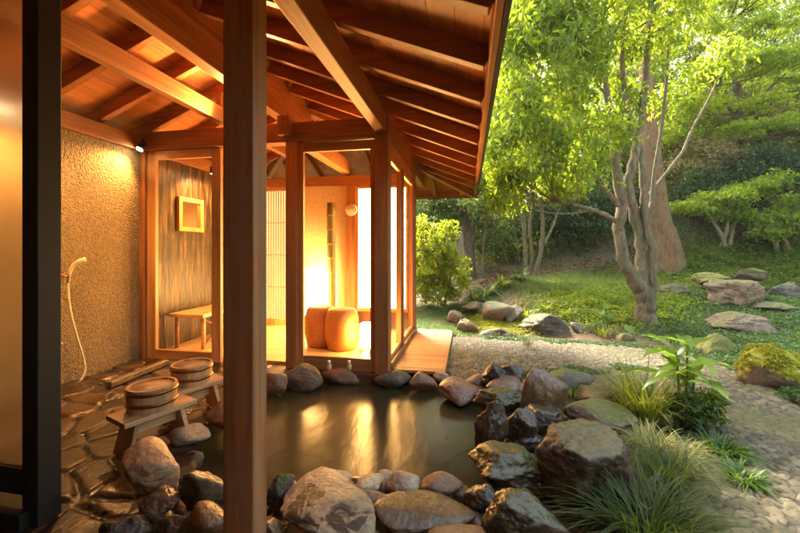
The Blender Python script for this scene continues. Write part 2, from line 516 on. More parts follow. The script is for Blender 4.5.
def soil_mat():
    m, nt, b, out = new_mat('soil_and_moss')
    n = tex(nt, 1.1, 6, .6, .4); n2 = tex(nt, 22, 6, .65); n3 = tex(nt, 90, 3)
    s = ramp(nt, n2, [(.3, (.05, .028, .014)), (.55, (.13, .075, .038)), (.75, (.24, .15, .08))])
    g = ramp(nt, n2, [(.3, (.03, .045, .01)), (.7, (.085, .10, .022))])
    f = ramp(nt, n, [(.46, (0, 0, 0)), (.58, (1, 1, 1))])
    c = mix(nt, f, s, g)
    nt.links.new(c, b.inputs['Base Color']); b.inputs['Roughness'].default_value = .95
    bump(nt, math_(nt, 'ADD', n2, math_(nt, 'MULTIPLY', n3, .4)), .8, .03, b)
    return m
kind(place('ground', arrays_mesh('ground', np.c_[GX.ravel(), GY.ravel(), GZ.ravel()], grid_faces(*GX.shape), True), soil_mat()), 'structure')

# cobbles: a voronoi heightfield with one tone per stone
_tab = np.random.default_rng(11).random((128, 128, 3))
def vor(x, y, cell, jit=.85, off=0):
    u = x / cell; v = y / cell
    iu = np.floor(u).astype(int); iv = np.floor(v).astype(int)
    f1 = np.full(x.shape, 9.0); f2 = np.full(x.shape, 9.0); idt = np.zeros(x.shape); idb = np.zeros(x.shape)
    for du in (-1, 0, 1):
        for dv in (-1, 0, 1):
            a = iu + du; b = iv + dv
            h = _tab[(a + off) % 128, (b + off * 3) % 128]
            d = np.hypot(a + .5 + (h[..., 0] - .5) * jit - u, b + .5 + (h[..., 1] - .5) * jit - v)
            nr = d < f1
            f2 = np.where(nr, f1, np.minimum(f2, d))
            idt = np.where(nr, h[..., 2], idt)
            f1 = np.where(nr, d, f1)
    return f1, f2, idt
def tone_attr(me, tone, edge):
    a = me.attributes.new('tone', 'FLOAT', 'POINT'); a.data.foreach_set('value', tone.ravel().astype(np.float32))
    a = me.attributes.new('stone', 'FLOAT', 'POINT'); a.data.foreach_set('value', edge.ravel().astype(np.float32))
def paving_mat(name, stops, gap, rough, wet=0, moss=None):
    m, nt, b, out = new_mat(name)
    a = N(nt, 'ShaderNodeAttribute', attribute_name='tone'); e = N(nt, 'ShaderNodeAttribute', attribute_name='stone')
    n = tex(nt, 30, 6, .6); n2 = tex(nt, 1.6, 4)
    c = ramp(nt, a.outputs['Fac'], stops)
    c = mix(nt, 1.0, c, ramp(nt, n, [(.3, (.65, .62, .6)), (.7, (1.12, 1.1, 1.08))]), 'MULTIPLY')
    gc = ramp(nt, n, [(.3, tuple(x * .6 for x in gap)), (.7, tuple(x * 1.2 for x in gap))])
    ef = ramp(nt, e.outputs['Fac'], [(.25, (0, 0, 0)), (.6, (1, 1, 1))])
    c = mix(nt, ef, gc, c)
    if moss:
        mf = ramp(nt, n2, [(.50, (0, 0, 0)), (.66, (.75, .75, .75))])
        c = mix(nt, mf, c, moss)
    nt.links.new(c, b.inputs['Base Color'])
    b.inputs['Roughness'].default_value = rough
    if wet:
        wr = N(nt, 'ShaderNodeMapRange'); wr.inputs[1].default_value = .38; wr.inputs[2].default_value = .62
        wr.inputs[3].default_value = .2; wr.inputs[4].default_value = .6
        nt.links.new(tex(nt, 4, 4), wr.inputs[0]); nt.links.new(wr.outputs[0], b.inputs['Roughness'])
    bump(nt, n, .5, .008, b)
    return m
def stone_h(f1, f2, lo, hi):
    e = np.clip((f2 - f1 - lo) / (hi - lo), 0, 1)
    return e * e * (3 - 2 * e)
# path
xs = np.arange(-.6, 3.0, .0125); ys = np.arange(1.0, 6.0, .0125)
PX, PY = np.meshgrid(xs, ys)
_w = np.array([[mnoise.noise(Vector((x * 5, y * 5, 2))) for x in xs[::8]] for y in ys[::8]])
_w = np.kron(_w, np.ones((8, 8)))[:len(ys), :len(xs)]
pdd = path_dist(PX, PY)
f1, f2, idt = vor(PX + .03 * _w, PY * 1.15 + .03 * _w, .054, 1.0)
f1b, f2b, idb = vor(PX, PY, .036, off=40)
big = PY < 4.2 
sh = np.where(big, stone_h(f1, f2, .05, .30), stone_h(f1b, f2b, .05, .35))
tone = np.where(big, idt, idb)
edge_f = np.clip((1.06 + .1 * _w - pdd) / .16, 0, 1)
hh = np.where(big, .012, .010)
PZ = ground_raw(PX, PY) - .03 + .028 * np.minimum(1, edge_f * 1.3) + sh * hh * edge_f + (tone - .5) * .008 * edge_f
keep = (edge_f > 0) & (PX > -.6)
ff = grid_faces(*PX.shape)
ff = ff[keep.ravel()[ff].all(1)]
used, inv = np.unique(ff, return_inverse=True)
pv = np.c_[PX.ravel(), PY.ravel(), PZ.ravel()][used]
me = arrays_mesh('cobbled_path', pv, inv.reshape(-1, 4), True)
tone_attr(me, tone.ravel()[used], sh.ravel()[used])
kind(place('cobbled_path', me, paving_mat('cobbles', [(0, (.075, .060, .030)), (.35, (.118, .094, .048)), (.7, (.148, .12, .062)), (1, (.20, .166, .095))], (.055, .036, .02), .8, moss=(.085, .08, .02))), 'structure')
# terrace floor
xs = np.arange(-3.32, -1.22, .0125); ys = np.arange(-.3, 3.29, .0125)
TX, TY_ = np.meshgrid(xs, ys)
_w = np.array([[mnoise.noise(Vector((x * 3, y * 3, 7))) for x in xs[::8]] for y in ys[::8]])
_w = np.kron(_w, np.ones((8, 8)))[:len(ys), :len(xs)]
f1, f2, idt = vor((TX * .8 - TY_ * .6) * .8 + .06 * _w, TX * .6 + TY_ * .8 + .06 * _w, .2, 1.0, 9)
sh = stone_h(f1, f2, .02, .14)
TZ = -.03 + sh * .018 + (idt - .5) * .014 + .004 * _w
keep = ~in_poly(TX, TY_, _pond)
ff = grid_faces(*TX.shape); ff = ff[keep.ravel()[ff].all(1)]
used, inv = np.unique(ff, return_inverse=True)
me = arrays_mesh('terrace_floor', np.c_[TX.ravel(), TY_.ravel(), TZ.ravel()][used], inv.reshape(-1, 4), True)
tone_attr(me, idt.ravel()[used], sh.ravel()[used])
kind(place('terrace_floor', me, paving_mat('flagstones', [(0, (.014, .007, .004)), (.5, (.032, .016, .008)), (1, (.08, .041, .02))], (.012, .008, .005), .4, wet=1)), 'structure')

# pond water
def water_mat():
    m, nt, b, out = new_mat('hot_spring_water')
    n = tex(nt, 1.4, 3)
    c = ramp(nt, n, [(.3, (.028, .024, .010)), (.7, (.046, .038, .016))])
    nt.links.new(c, b.inputs['Base Color'])
    b.inputs['Roughness'].default_value = .22; b.inputs['IOR'].default_value = 1.33
    b.inputs['Specular IOR Level'].default_value = .6
    w = tex(nt, 1, 3, .5, .2, None, (9, 4, 9))
    bump(nt, w, .06, .05, b)
    return m
wx = np.linspace(-2.2, .75, 60); wy = np.linspace(1.2, 3.3, 50)
WX, WY = np.meshgrid(wx, wy)
kind(place('pond_water', arrays_mesh('pond_water', np.c_[WX.ravel(), WY.ravel(), np.full(WX.size, -.12)], grid_faces(*WX.shape), True), water_mat()), 'structure')

# ------------------------------------------------------------------ rocks
def ico_dirs(sub):
    import bmesh
    bm = bmesh.new(); bmesh.ops.create_icosphere(bm, subdivisions=sub, radius=1)
    bm.verts.ensure_lookup_table()
    V = np.array([v.co[:] for v in bm.verts]); Fc = np.array([[v.index for v in f.verts] for f in bm.faces])
    bm.free()
    return V / np.linalg.norm(V, axis=1)[:, None], Fc
ICO5, ICO4 = ico_dirs(5), ico_dirs(4)
def rock(bb, label, mat, seed, zb=0.0, ang=10, d=None, dep=.8, name='rock', tilt=0, bumps=.05, group=None, npl=13, cat='rock', off=.35, boxy=False):
    x0, y0, x1, y1 = bb
    rg = np.random.default_rng(seed * 7 + 3)
    D, Fc = ICO5 if (x1 - x0) * (y1 - y0) > 900 else ICO4
    pn = rg.normal(size=(npl, 3)); pn /= np.linalg.norm(pn, axis=1)[:, None]
    po = rg.uniform(.72, 1.0, npl)
    pn = np.r_[pn, -pn[:4]]; po = np.r_[po, rg.uniform(.75, 1, 4)]
    if boxy:
        pn = np.array([(.05, -.1, 1), (.1, -1, -.12), (-1, -.35, .1), (1, -.25, .15), (.55, -.8, .3), (-.5, .2, .9), (0, 1, 0), (0, 0, -1.), (-.6, .8, 0), (.7, .7, .2)]) + rg.normal(size=(10, 3)) * .06
        pn /= np.linalg.norm(pn, axis=1)[:, None]
        po = np.array([.72, .82, .9, .95, 1.0, .92, .9, .9, 1, 1])
    dt = np.maximum(D @ pn.T, .08)
    ang = ang * 1.75 if ang > 7 else ang * 1.3
    r = ((po / dt) ** -ang).sum(1) ** (-1 / ang)
    so = rg.uniform(0, 50, 3)
    nz = np.array([mnoise.fractal(Vector(v * 1.6 + so), .9, 2.1, 5) for v in D])
    nz2 = np.array([mnoise.noise(Vector(v * 7 + so)) for v in D])
    nz3 = np.array([1 - 2 * abs(mnoise.fractal(Vector(v * 2.6 + so + 9), 1, 2, 3)) for v in D]) if ang > 13 else 0
    r = r * (1 + bumps * 1.6 * nz + bumps * .3 * nz2 - bumps * .9 * np.clip(nz3, 0, 1) ** 3 * (ang > 13))
    V = D * r[:, None]
    V = V * np.array([1, dep, .75])
    if tilt:
        c, s = math.cos(tilt), math.sin(tilt)
        V = V @ np.array([[c, 0, s], [0, 1, 0], [-s, 0, c]]).T
    if d is None: d = (CAMZ - zb) * F / (y1 - HZ)
    w = (x1 - x0) * d / F
    dc = d + off * w
    C = at((x0 + x1) / 2, (y0 + y1) / 2, dc)
    yaw = TH + rg.uniform(-.25, .25)
    V = V - (V.max(0) + V.min(0)) / 2
    c, s = math.cos(yaw), math.sin(yaw)
    sx = w * .5; sz = sx
    for it in range(6):
        Q = V * np.array([sx, sx, sz])
        Q = np.c_[Q[:, 0] * c - Q[:, 1] * s, Q[:, 0] * s + Q[:, 1] * c, Q[:, 2]] + C
        qx, qy = project(Q)
        sx *= (x1 - x0) / (qx.max() - qx.min())
        sz = np.clip(sz * (y1 - y0) / (qy.max() - qy.min()), sx * .22, sx * 2.6)
        C = C + at((x0 + x1) / 2, (y0 + y1) / 2, dc) - at((qx.max() + qx.min()) / 2, (qy.max() + qy.min()) / 2, dc)
    Q = V * np.array([sx, sx, sz])
    Q = np.c_[Q[:, 0] * c - Q[:, 1] * s, Q[:, 0] * s + Q[:, 1] * c, Q[:, 2]] + C
    lo = Q[:, 2] < C[2]
    Q[lo, 2] = C[2] + (Q[lo, 2] - C[2]) * 1.12
    me = arrays_mesh(name, Q, Fc, True)
    o = place(name, me, mat, None, (C[0], C[1], Q[:, 2].min()))
    tag(o, label, cat, group)
    return o
G1, G2, G3 = 'stones around the hot spring pool', 'rocks of the garden bank', 'stones around the hot spring pool'
POND = [
 ((121, 436, 180, 508), 'tall smooth tan boulder leaning by the near wooden stool', rk_lean, 0, 5, .7, 'B'),
 ((169, 423, 211, 446), 'flat pale stone between the leaning tan boulder and the stools', rk_pale, 0, 5, 0, ''),
 ((137, 481, 181, 523), 'brown wet rock wedged below the leaning tan boulder', rk_brown, 0, 8, 0, ''),
 ((177, 470, 232, 516), 'ochre boulder just left of the front post', rk_brown, 0, 7, 0, ''),
 ((187, 500, 236, 548), 'rounded brown boulder at the left foot of the front post', rk_brown, 0, 6, 0, ''),
 ((205, 398, 250, 428), 'reddish rock half hidden behind the front post', rk_tan, 0, 7, 0, ''),
 ((226, 432, 262, 452), 'low rock in shadow right behind the front post', rk_wet, -.05, 7, 0, ''),
 ((150, 514, 186, 545), 'small brown stone at the bottom edge left of the rounded brown boulder', rk_brown, 0, 8, 0, ''),
 ((98, 512, 152, 550), 'dark flat stone on the floor beside the black door post', rk_wet, 0, 8, 0, ''),
 ((218, 524, 272, 560), 'flat footing stone under the front post', rk_brown, 0, 8, 0, ''),
 ((265, 473, 295, 513), 'upright dark rock touching the right side of the front post', rk_dark, 0, 9, 0, ''),
 ((284, 480, 299, 496), 'little pale stone peeking out behind the upright dark rock', rk_pale, -.05, 6, 0, ''),
 ((312, 468, 352, 492), 'pale pointed stone at the water above the blotched boulder', rk_pale, -.05, 9, 0, ''),
 ((280, 482, 377, 548), 'large pale boulder with dark blotches at the bottom of the pool', rk_blotch, 0, 7, 0, ''),
 ((255, 516, 284, 548), 'small brown stone between front post and blotched boulder', rk_brown, 0, 7, 0, ''),
 ((356, 473, 384, 495), 'round cream cobble at the near waterline', rk_pale, -.04, 5, 0, ''),
 ((377, 469, 396, 484), 'smallest pale cobble behind the two cream ones', rk_pale, -.06, 5, 0, ''),
 ((385, 470, 420, 496), 'larger cream cobble above the wet oblong boulder', rk_pale, -.04, 5, 0, ''),
 ((352, 490, 398, 520), 'dull tan stone between blotched and wet oblong boulders', rk_tan, -.02, 7, 0, ''),
 ((372, 491, 477, 534), 'long wet brown oblong boulder at the bottom of the pool', rk_brown, 0, 6, .06, ''),
 ((415, 471, 463, 500), 'smooth ochre stone behind the wet oblong boulder', rk_tan, -.05, 5, 0, ''),
 ((424, 526, 486, 556), 'low tan stone cut by the bottom edge below the oblong boulder', rk_tan, 0, 6, 0, ''),
 ((330, 526, 385, 560), 'dark stone cut by the bottom edge below the blotched boulder', rk_wet, 0, 7, 0, ''),
 ((467, 484, 501, 514), 'small glossy black stone right of the ochre stone', rk_wet, -.03, 8, 0, ''),
 ((485, 488, 566, 548), 'olive brown slab boulder at the bottom edge left of the grass clump', rk_olive, 0, 9, .25, ''),
 ((472, 441, 547, 494), 'olive wet boulder with a sloping top at the pool corner', rk_olive, -.02, 11, .15, ''),
 ((535, 418, 634, 508), 'huge square boulder with a black front beside the grass clump', rk_big, 0, 13, 0, 'B'),
 ((478, 398, 505, 456), 'tall wet rock with a white streak standing in the pool edge', rk_wet, -.1, 11, -.2, ''),
 ((503, 407, 535, 444), 'dark wet block between the streaked rock and the huge boulder', rk_wet, -.05, 12, 0, ''),
 ((477, 388, 529, 410), 'flat olive rock lying over the streaked wet rock', rk_olive, 0, 10, .1, ''),
 ((519, 368, 569, 424), 'long brown rock with a bright wet hollow right of the pool', rk_brown, -.03, 7, .45, 'B'),
 ((486, 364, 505, 386), 'jagged dark rock tip at the far right pool corner', rk_wet, .0, 14, 0, ''),
 ((503, 366, 520, 384), 'second jagged dark rock right of the first tip', rk_wet, .0, 14, 0, ''),
 ((490, 376, 521, 394), 'pinkish rounded stone below the jagged dark tips', rk_pink, 0, 6, 0, ''),
 ((439, 376, 486, 406), 'broad pinkish slab dipping into the far right water', rk_pink, -.1, 7, .3, ''),
 ((464, 373, 493, 389), 'flat tan stone behind the pinkish slab', rk_tan, -.03, 6, 0, ''),
 ((531, 404, 560, 432), 'dark wet rock above the left of the huge boulder', rk_wet, -.02, 10, 0, ''),
 ((566, 399, 634, 428), 'broad flat grey brown rock behind the huge boulder', rk_grey, -.03, 7, 0, ''),
 ((580, 386, 618, 404), 'low grey brown slab below the tall lime blades', rk_grey, -.03, 7, 0, ''),
 ((548, 369, 592, 392), 'low brown rock at the path edge behind the long brown rock', rk_grey, -.03, 7, 0, ''),
 ((505, 425, 540, 452), 'black gap stone under the huge boulder and the wet block', rk_wet, -.1, 9, 0, ''),
 ((514, 470, 560, 505), 'black stone in the shade between olive boulders and the huge one', rk_wet, -.08, 9, 0, ''),
 ((262, 372, 288, 393), 'brown stone at the far waterline right of the front post', rk_tan, -.1, 6, 0, ''),
 ((280, 363, 323, 391), 'large humped grey stone below the glass room doorway', rk_grey, -.12, 6, 0, ''),
 ((321, 367, 363, 384), 'flat tan stone carrying the two small glass jars', rk_tan, -.12, 6, 0, ''),
 ((361, 369, 378, 382), 'small dark stone under the right glass panel', rk_dark, -.12, 6, 0, ''),
 ((374, 370, 411, 388), 'rounded grey stone under the corner post', rk_grey, -.12, 5, 0, ''),
 ((409, 371, 438, 391), 'tan stone under the front end of the deck', rk_tan, -.12, 7, 0, ''),
 ((433, 372, 449, 385), 'small pale stone at the right front corner of the deck', rk_pale, -.1, 7, 0, ''),
]
for i, (bb, lab, m, zb, ang, tilt, fl) in enumerate(POND):
    if bb[0] > 460 and m in (rk_wet, rk_olive, rk_grey, rk_pink): bb = (bb[0] - 4, bb[1] - 1, bb[2] + 4, bb[3] + 3)
    rock(bb, lab, m, i + 1, zb, ang, tilt=tilt, dep=.9 if fl == 'B' else (.45 if (bb[3] < 394 and bb[0] < 450) else .8), bumps=.045 if ang < 8 else .07, group=G1,
         boxy='huge square' in lab, off=.1 if (bb[3] < 394 and bb[0] < 450) else .35,
         name='boulder' if (bb[2] - bb[0]) > 48 else 'stone', cat='rock')
for i, (x0, y0, x1, y1, zb) in enumerate([(258, 492, 286, 516, -.06), (296, 478, 318, 494, -.08), (372, 480, 392, 500, -.08), (392, 488, 420, 508, -.08), (452, 484, 476, 506, -.08), (456, 505, 490, 530, -.06),
        (405, 505, 432, 524, -.1), (224, 470, 250, 494, -.08), (170, 500, 196, 522, -.06), (178, 450, 204, 470, -.1), (500, 388, 522, 404, -.06), (540, 392, 566, 408, -.06), (505, 480, 530, 500, -.12), (348, 476, 366, 492, -.08), (268, 510, 290, 530, -.05), (160, 446, 186, 462, -.1)]):
    rock((x0, y0, x1, y1), 'small damp brown stone filling a gap between the larger pool edge stones', rk_brown, 90 + i, zb, 6, group='small filler stones of the pool edge', name='stone')
GARD = [
 ((482, 301, 519, 322), 5.75, 'pale rounded boulder with a mossy top near the shrub', rk_garden, 6),
 ((504, 305, 524, 323), 5.7, 'grey jagged rock leaning on the pale mossy boulder', rk_grey, 11),
 ((518, 313, 573, 344), 5.1, 'large dark jagged rock at the middle of the garden bank', rk_dark, 12),
 ((476, 328, 520, 346), 4.9, 'low dark rock edging the path below the yellow moss', rk_dark, 11),
 ((570, 322, 594, 344), 5.1, 'grey block right of the large dark jagged rock', rk_grey, 10),
 ((613, 333, 633, 349), 4.75, 'small round mossy stone beside the path', rk_moss, 6),
 ((522, 295, 539, 307), 6.6, 'flat brown stone on the bank left of its twin', rk_grey, 8),
 ((540, 293, 557, 303), 6.6, 'flat dark stone on the bank right of its twin', rk_dark, 8),
 ((531, 302, 556, 311), 6.2, 'low pinkish stone under the two flat bank stones', rk_garden, 8),
 ((583, 296, 604, 306), 6.6, 'small yellowish stone among the bank grasses', rk_garden, 7),
 ((447, 310, 463, 323), 5.8, 'pale pink round stone on the lawn', rk_pink, 5),
 ((457, 318, 481, 335), 5.2, 'tan stone where the lawn meets the path', rk_garden, 8),
 ((703, 279, 766, 305), 5.6, 'big tan block with a dark right face on the hillside', rk_garden, 16),
 ((702, 311, 778, 336), 4.6, 'long grey wedge shaped rock in the green ground cover', rk_grey, 11),
 ((764, 282, 806, 304), 5.9, 'grey slab cut by the right picture edge', rk_grey, 9),
 ((748, 301, 798, 315), 5.2, 'thin flat rock below the big tan block', rk_grey, 8),
 ((688, 333, 746, 374), 4.0, 'brown mossy mound rock behind the broad leaved plant', rk_moss, 6),
 ((735, 346, 815, 394), 2.95, 'mossy mound rock capped with lime moss at the right edge', rk_lime, 5),
 ((690, 272, 735, 287), 6.6, 'low mossy stone behind the big tan block', rk_moss, 8),
 ((658, 283, 692, 296), 6.3, 'row stone right of the pale forked tree', rk_grey, 9),
 ((612, 287, 640, 299), 6.6, 'dark row stone left of the pale forked tree', rk_dark, 9),
 ((735, 268, 768, 281), 6.9, 'small brown stone on the upper slope', rk_moss, 8),
 ((462, 301, 480, 311), 6.3, 'small brown stone in front of the strap leaved plants', rk_garden, 7),
]
LIME = []
for i, (bb, d, lab, m, ang) in enumerate(GARD):
    rock(bb, lab, m, 200 + i, 0, ang, d=d, bumps=.09 if ang > 7 else .05, boxy='block with' in lab, group=G2, name='garden_rock', off=.3) if 'lime' not in lab else LIME.append(rock(bb, lab, m, 200 + i, 0, ang, d=d, group=G2, name='garden_rock', off=.3))

# ------------------------------------------------------------------ bathhouse
house = thing('bathhouse', 'open timber bathhouse with a glazed room beneath a cedar rafter roof', 'bathhouse', (-2.0, 3.3, 0))
XW = -3.32          # left wall
XR = -1.95          # ridge
YF = 3.3            # front of the glazed room
YB = 5.0
S = .4
EX, EY = .10, 6.4
ZP = 2.36 + .4 * (-.75)        # rafter underside: z = ZP - .4 x on the right
def zr(x): return ZP - S * x if x > XR else ZP - S * XR - S * (XR - x)
ZR = zr(XR)
YH = EY - (EX - XR)            # where the ridge meets the hip
RH = .115
# roof boards (slabs of single planks)
rb = MB()
def plank_quad(c0, c1, c2, c3, t=.014):
    vs = [Vector(c) for c in (c0, c1, c2, c3)]
    up = Vector((0, 0, t))
    rb.add(vs + [v + up for v in vs], [(0, 3, 2, 1), (4, 5, 6, 7), (0, 1, 5, 4), (1, 2, 6, 5), (2, 3, 7, 6), (3, 0, 4, 7)])
Y0 = -1.0
bw = .135; gap = .003
x = XR
while x < EX + .05:
    xa, xb = x, min(x + bw - gap, EX + .05)
    ya, yb = YH + (xa - XR), YH + (xb - XR)
    plank_quad((xa, Y0, zr(xa) + RH), (xb, Y0, zr(xb) + RH), (xb, yb, zr(xb) + RH), (xa, ya, zr(xa) + RH))
    xm = 2 * XR
    plank_quad((xm - xa, Y0, zr(xa) + RH), (xm - xa, ya, zr(xa) + RH), (xm - xb, yb, zr(xb) + RH), (xm - xb, Y0, zr(xb) + RH))
    plank_quad((xa - 2 * (xa - XR), ya, zr(xa) + RH), (xa, ya, zr(xa) + RH), (xb, yb, zr(xb) + RH), (xb - 2 * (xb - XR), yb, zr(xb) + RH))
    x += bw
roof = rb.build('roof', wood_board, house)
rt = MB()
zt = RH + .02
L = EX + .06; Lm = 2 * XR - L
P = [(L, Y0, zr(L) + zt), (L, YH + L - XR, zr(L) + zt), (XR, YH, ZR + zt), (XR, Y0, ZR + zt), (Lm, Y0, zr(L) + zt), (Lm, YH + L - XR, zr(L) + zt)]
Pt = [(a, b, c + .05) for a, b, c in P]
rt.add(P + Pt, [(0, 1, 2, 3), (3, 2, 5, 4), (1, 5, 2), (6, 9, 8, 7), (9, 10, 11, 8), (7, 8, 11), (0, 6, 7, 1), (1, 7, 11, 5), (5, 11, 10, 4), (0, 3, 9, 6), (3, 4, 10, 9)])
rt.build('roof_covering', roof_top, roof)
# rafters
RY = [-.82 + .46 * k for k in range(15)]
for y in RY:
    for sgn in (1, -1):
        if y <= YH:
            xa = XR + .05
        else:
            xa = XR + (y - YH) + .05
        xb = EX
        if xa > xb - .1: continue
        m = MB(); 
        def px(x): return x if sgn > 0 else 2 * XR - x
        m.beam((px(xa), y, zr(xa) + RH / 2), (px(xb), y, zr(xb) + RH / 2), .058, RH - .004)
        m.build('rafter', wood_raft_x, roof, .004)
k = -4
for k in range(-3, 5):
    xx = XR + k * .46
    y0 = YH + abs(k * .46) + .05
    if y0 > EY - .1: continue
    MB().beam((xx, y0, zr(XR + abs(k * .46)) + RH / 2), (xx, EY, zr(EX) + RH / 2), .058, RH - .004).build('rafter', wood_raft_y, roof, .004)
for sgn in (1, -1):
    xe = EX if sgn > 0 else 2 * XR - EX
    MB().beam((XR, YH, ZR + RH / 2 - .03), (xe, EY, zr(EX) + RH / 2 - .03), .08, RH + .02).build('hip_rafter', wood_y, roof, .004)
# eave boards and gutters
ze = zr(EX)
MB().box(EX, EX + .032, Y0, EY + .03, ze - .02, ze + .13).build('eave_board', wood_y, roof, .003)
MB().box(2 * XR - EX - .03, EX, EY, EY + .03, ze - .02, ze + .13).build('eave_board', wood_x, roof, .003)
MB().box(EX + .034, EX + .055, Y0, EY + .055, ze - .03, ze + .16).build('gutter', gutter_mat, roof)
MB().box(2 * XR - EX - .05, EX + .034, EY + .032, EY + .055, ze - .03, ze + .16).build('gutter', gutter_mat, roof)
# main timbers
MB().box(XR - .022, XR + .022, Y0, YH, 2.731, ZR + .1).build('ridge_light_stop', wood_y, house, .003)  # board added to keep the hidden beam lamp off the right slope
MB().box(XR - .055, XR + .055, Y0, YH, 2.48, 2.72).build('ridge_beam', wood_y, house, .006)
MB().box(-.81, -.718, Y0, 6.2, 2.15, zr(-.718) - .004).build('purlin', wood_y, house, .006)
MB().box(-2.47, -2.39, Y0, YF + 1.9, 2.365, 2.515).build('purlin', wood_y, house, .006)
MB().box(XW - .07, XW + .06, Y0, 5.0, 2.11, 2.25).build('wall_plate', wood_y, house, .006)
MB().box(XW + .06, -.705, YF - .06, YF + .06, 2.118, 2.30).build('header_beam', wood_x, house, .006)
MB().box(-1.74, -1.62, YF - .14, YB - .05, 2.165, 2.345).build('tie_beam', wood_y, house, .006)
MB().box(XW + .06, -.705, YB - .05, YB + .05, 2.0, 2.14).build('header_beam', wood_x, house, .006)
MB().box(-.80, -.72, YF + .06, YB - .05, 2.0, 2.12).build('header_beam', wood_y, house, .006)
MB().box(-.815, -.70, 1.12, 1.205, .1, 2.15).build('post', wood_post, house, .006)
MB().box(-.83, -.70, YF - .065, YF + .065, -.02, 2.15).build('post', wood_z, house, .006)
MB().box(-1.70, -1.585, YF - .05, YF + .05, -.02, 2.118).build('post', wood_z, house, .005)
MB().box(XW + .0, -3.255, YF - .05, YF + .05, -.02, 2.118).build('post', wood_z, house, .005)
MB().box(-.79, -.71, 4.05, 4.13, -.02, 2.0).build('post', wood_z, house, .005)
MB().box(-.79, -.70, 4.93, 5.05, -.02, 2.0).build('post', wood_z, house, .005)
MB().box(-1.66, -1.53, 4.94, 5.04, 0, 2.0).build('post', wood_z, house, .005)
MB().box(XW + .01, -.70, YF - .07, YF + .055, -.13, -.021).build('sill', wood_dark, house, .005)
MB().box(-.80, -.69, YF + .066, YB + .05, -.12, .05).build('sill', wood_y, house, .005)
for y in (-.5, 1.2, 3.3, 4.9):
    MB().box(-2.46, -2.40, y - .03, y + .03, 2.516, zr(-2.46) - .002).build('strut', wood_z, house, .003)
    MB().box(XR - .04, XR + .04, y - .04, y + .04, 2.721, 2.73).build('strut', wood_z, house, .001)
# walls
MB().box(XW - .12, XW, Y0, YB + .05, -.3, 2.109).build('plaster_wall', stucco, house)
MB().box(XW + .001, XW + .02, YF + .06, YB, .0, 2.1).build('bark_cladding', cladding, house)
MB().box(-2.50, -1.66, YB, YB + .06, 0, 2.0).build('wall', simple('warm_plaster', (.66, .5, .28), .8), house)
MB().box(XW, -.72, YF + .06, YB + .1, -.1, .008).build('room_floor', floor_mat, house)
MB().box(XW - .12, 3.6, Y0 - .1, Y0 - .002, -.3, 2.95).build('rear_wall', wood_dark, house)

def panel(x0, x1, z0, z1, y, st=.085, rl=.085, name='glass_panel', parent=house, axis='x', bot=None):
    bot = bot or rl
    fr = MB()
    if axis == 'x':
        fr.box(x0, x0 + st, y - .02, y + .02, z0, z1); fr.box(x1 - st, x1, y - .02, y + .02, z0, z1)
    else:
        fr.box(y - .02, y + .02, x0, x0 + st, z0, z1); fr.box(y - .02, y + .02, x1 - st, x1, z0, z1)
    f = fr.build(name, wood_frame_z, parent, .003)
    for za, zb_ in ((z0, z0 + bot), (z1 - rl, z1)):
        rl_ = MB()
        if axis == 'x': rl_.box(x0 + st, x1 - st, y - .018, y + .018, za, zb_)
        else: rl_.box(y - .018, y + .018, x0 + st, x1 - st, za, zb_)
        rl_.build('rail', wood_frame_x, f, .003)
    g = MB()
    za, zb_ = z0 + bot, z1 - rl
    if axis == 'x': g.add([(x0 + st, y, za), (x1 - st, y, za), (x1 - st, y, zb_), (x0 + st, y, zb_)], [(0, 1, 2, 3)])
    else: g.add([(y, x0 + st, za), (y, x1 - st, za), (y, x1 - st, zb_), (y, x0 + st, zb_)], [(0, 1, 2, 3)])
    g.build('pane', glass, f)
    return f
panel(-3.255, -2.41, -.02, 2.112, YF, .10, .085, bot=.10)
panel(-1.585, -.83, -.02, 2.112, YF, .05, .085, bot=.12)
panel(YF + .066, 4.05, .05, 2.0, -.745, .035, .04, axis='y')
panel(4.13, 4.93, .05, 2.0, -.745, .035, .04, axis='y')
# shoji at the back of the room
def shoji(x0, x1, z0, z1, y):
    f = MB(); f.box(x0, x0 + .03, y - .015, y + .015, z0, z1); f.box(x1 - .03, x1, y - .015, y + .015, z0, z1)
    f.box(x0 + .03, x1 - .03, y - .014, y + .014, z0, z0 + .09); f.box(x0 + .03, x1 - .03, y - .014, y + .014, z1 - .035, z1)
    fo = f.build('shoji_screen', wood_frame_z, house, .002)
    l = MB(); n = 9
    for k in range(1, n):
        xx = x0 + .03 + (x1 - x0 - .06) * k / n
        l.box(xx - .004, xx + .004, y - .012, y - .001, z0 + .09, z1 - .035)
    for zz in (.25, .5, .75):
        z = z0 + .09 + (z1 - z0 - .12) * zz
        l.box(x0 + .03, x1 - .03, y - .0135, y - .0125 + .006, z - .005, z + .005)
    l.build('lattice', wood_frame_z, fo)
    MB().box(x0 + .03, x1 - .03, y, y + .004, z0 + .09, z1 - .035).build('paper', shoji_glow, fo)
shoji(-2.93, -2.52, .01, 1.99, YB - .03)
shoji(-3.29, -2.94, .01, 1.99, YB - .03)
# glowing paper screen by the corner
f = MB(); f.box(-1.53, -1.50, 4.95, 4.99, .25, 1.99); f.box(-.83, -.80, 4.95, 4.99, .25, 1.99); f.box(-1.50, -.83, 4.95, 4.99, .25, .30); f.box(-1.50, -.83, 4.95, 4.99, 1.95, 1.99)
fo = f.build('paper_screen', wood_frame_z, house, .002)
MB().box(-1.50, -.83, 4.965, 4.97, .30, 1.95).build('paper', screen_glow, fo)
MB().box(-1.53, -.80, 5.0, 5.03, .0, 2.0).build('wall', simple('outer_board', (.2, .1, .05), .8), house)

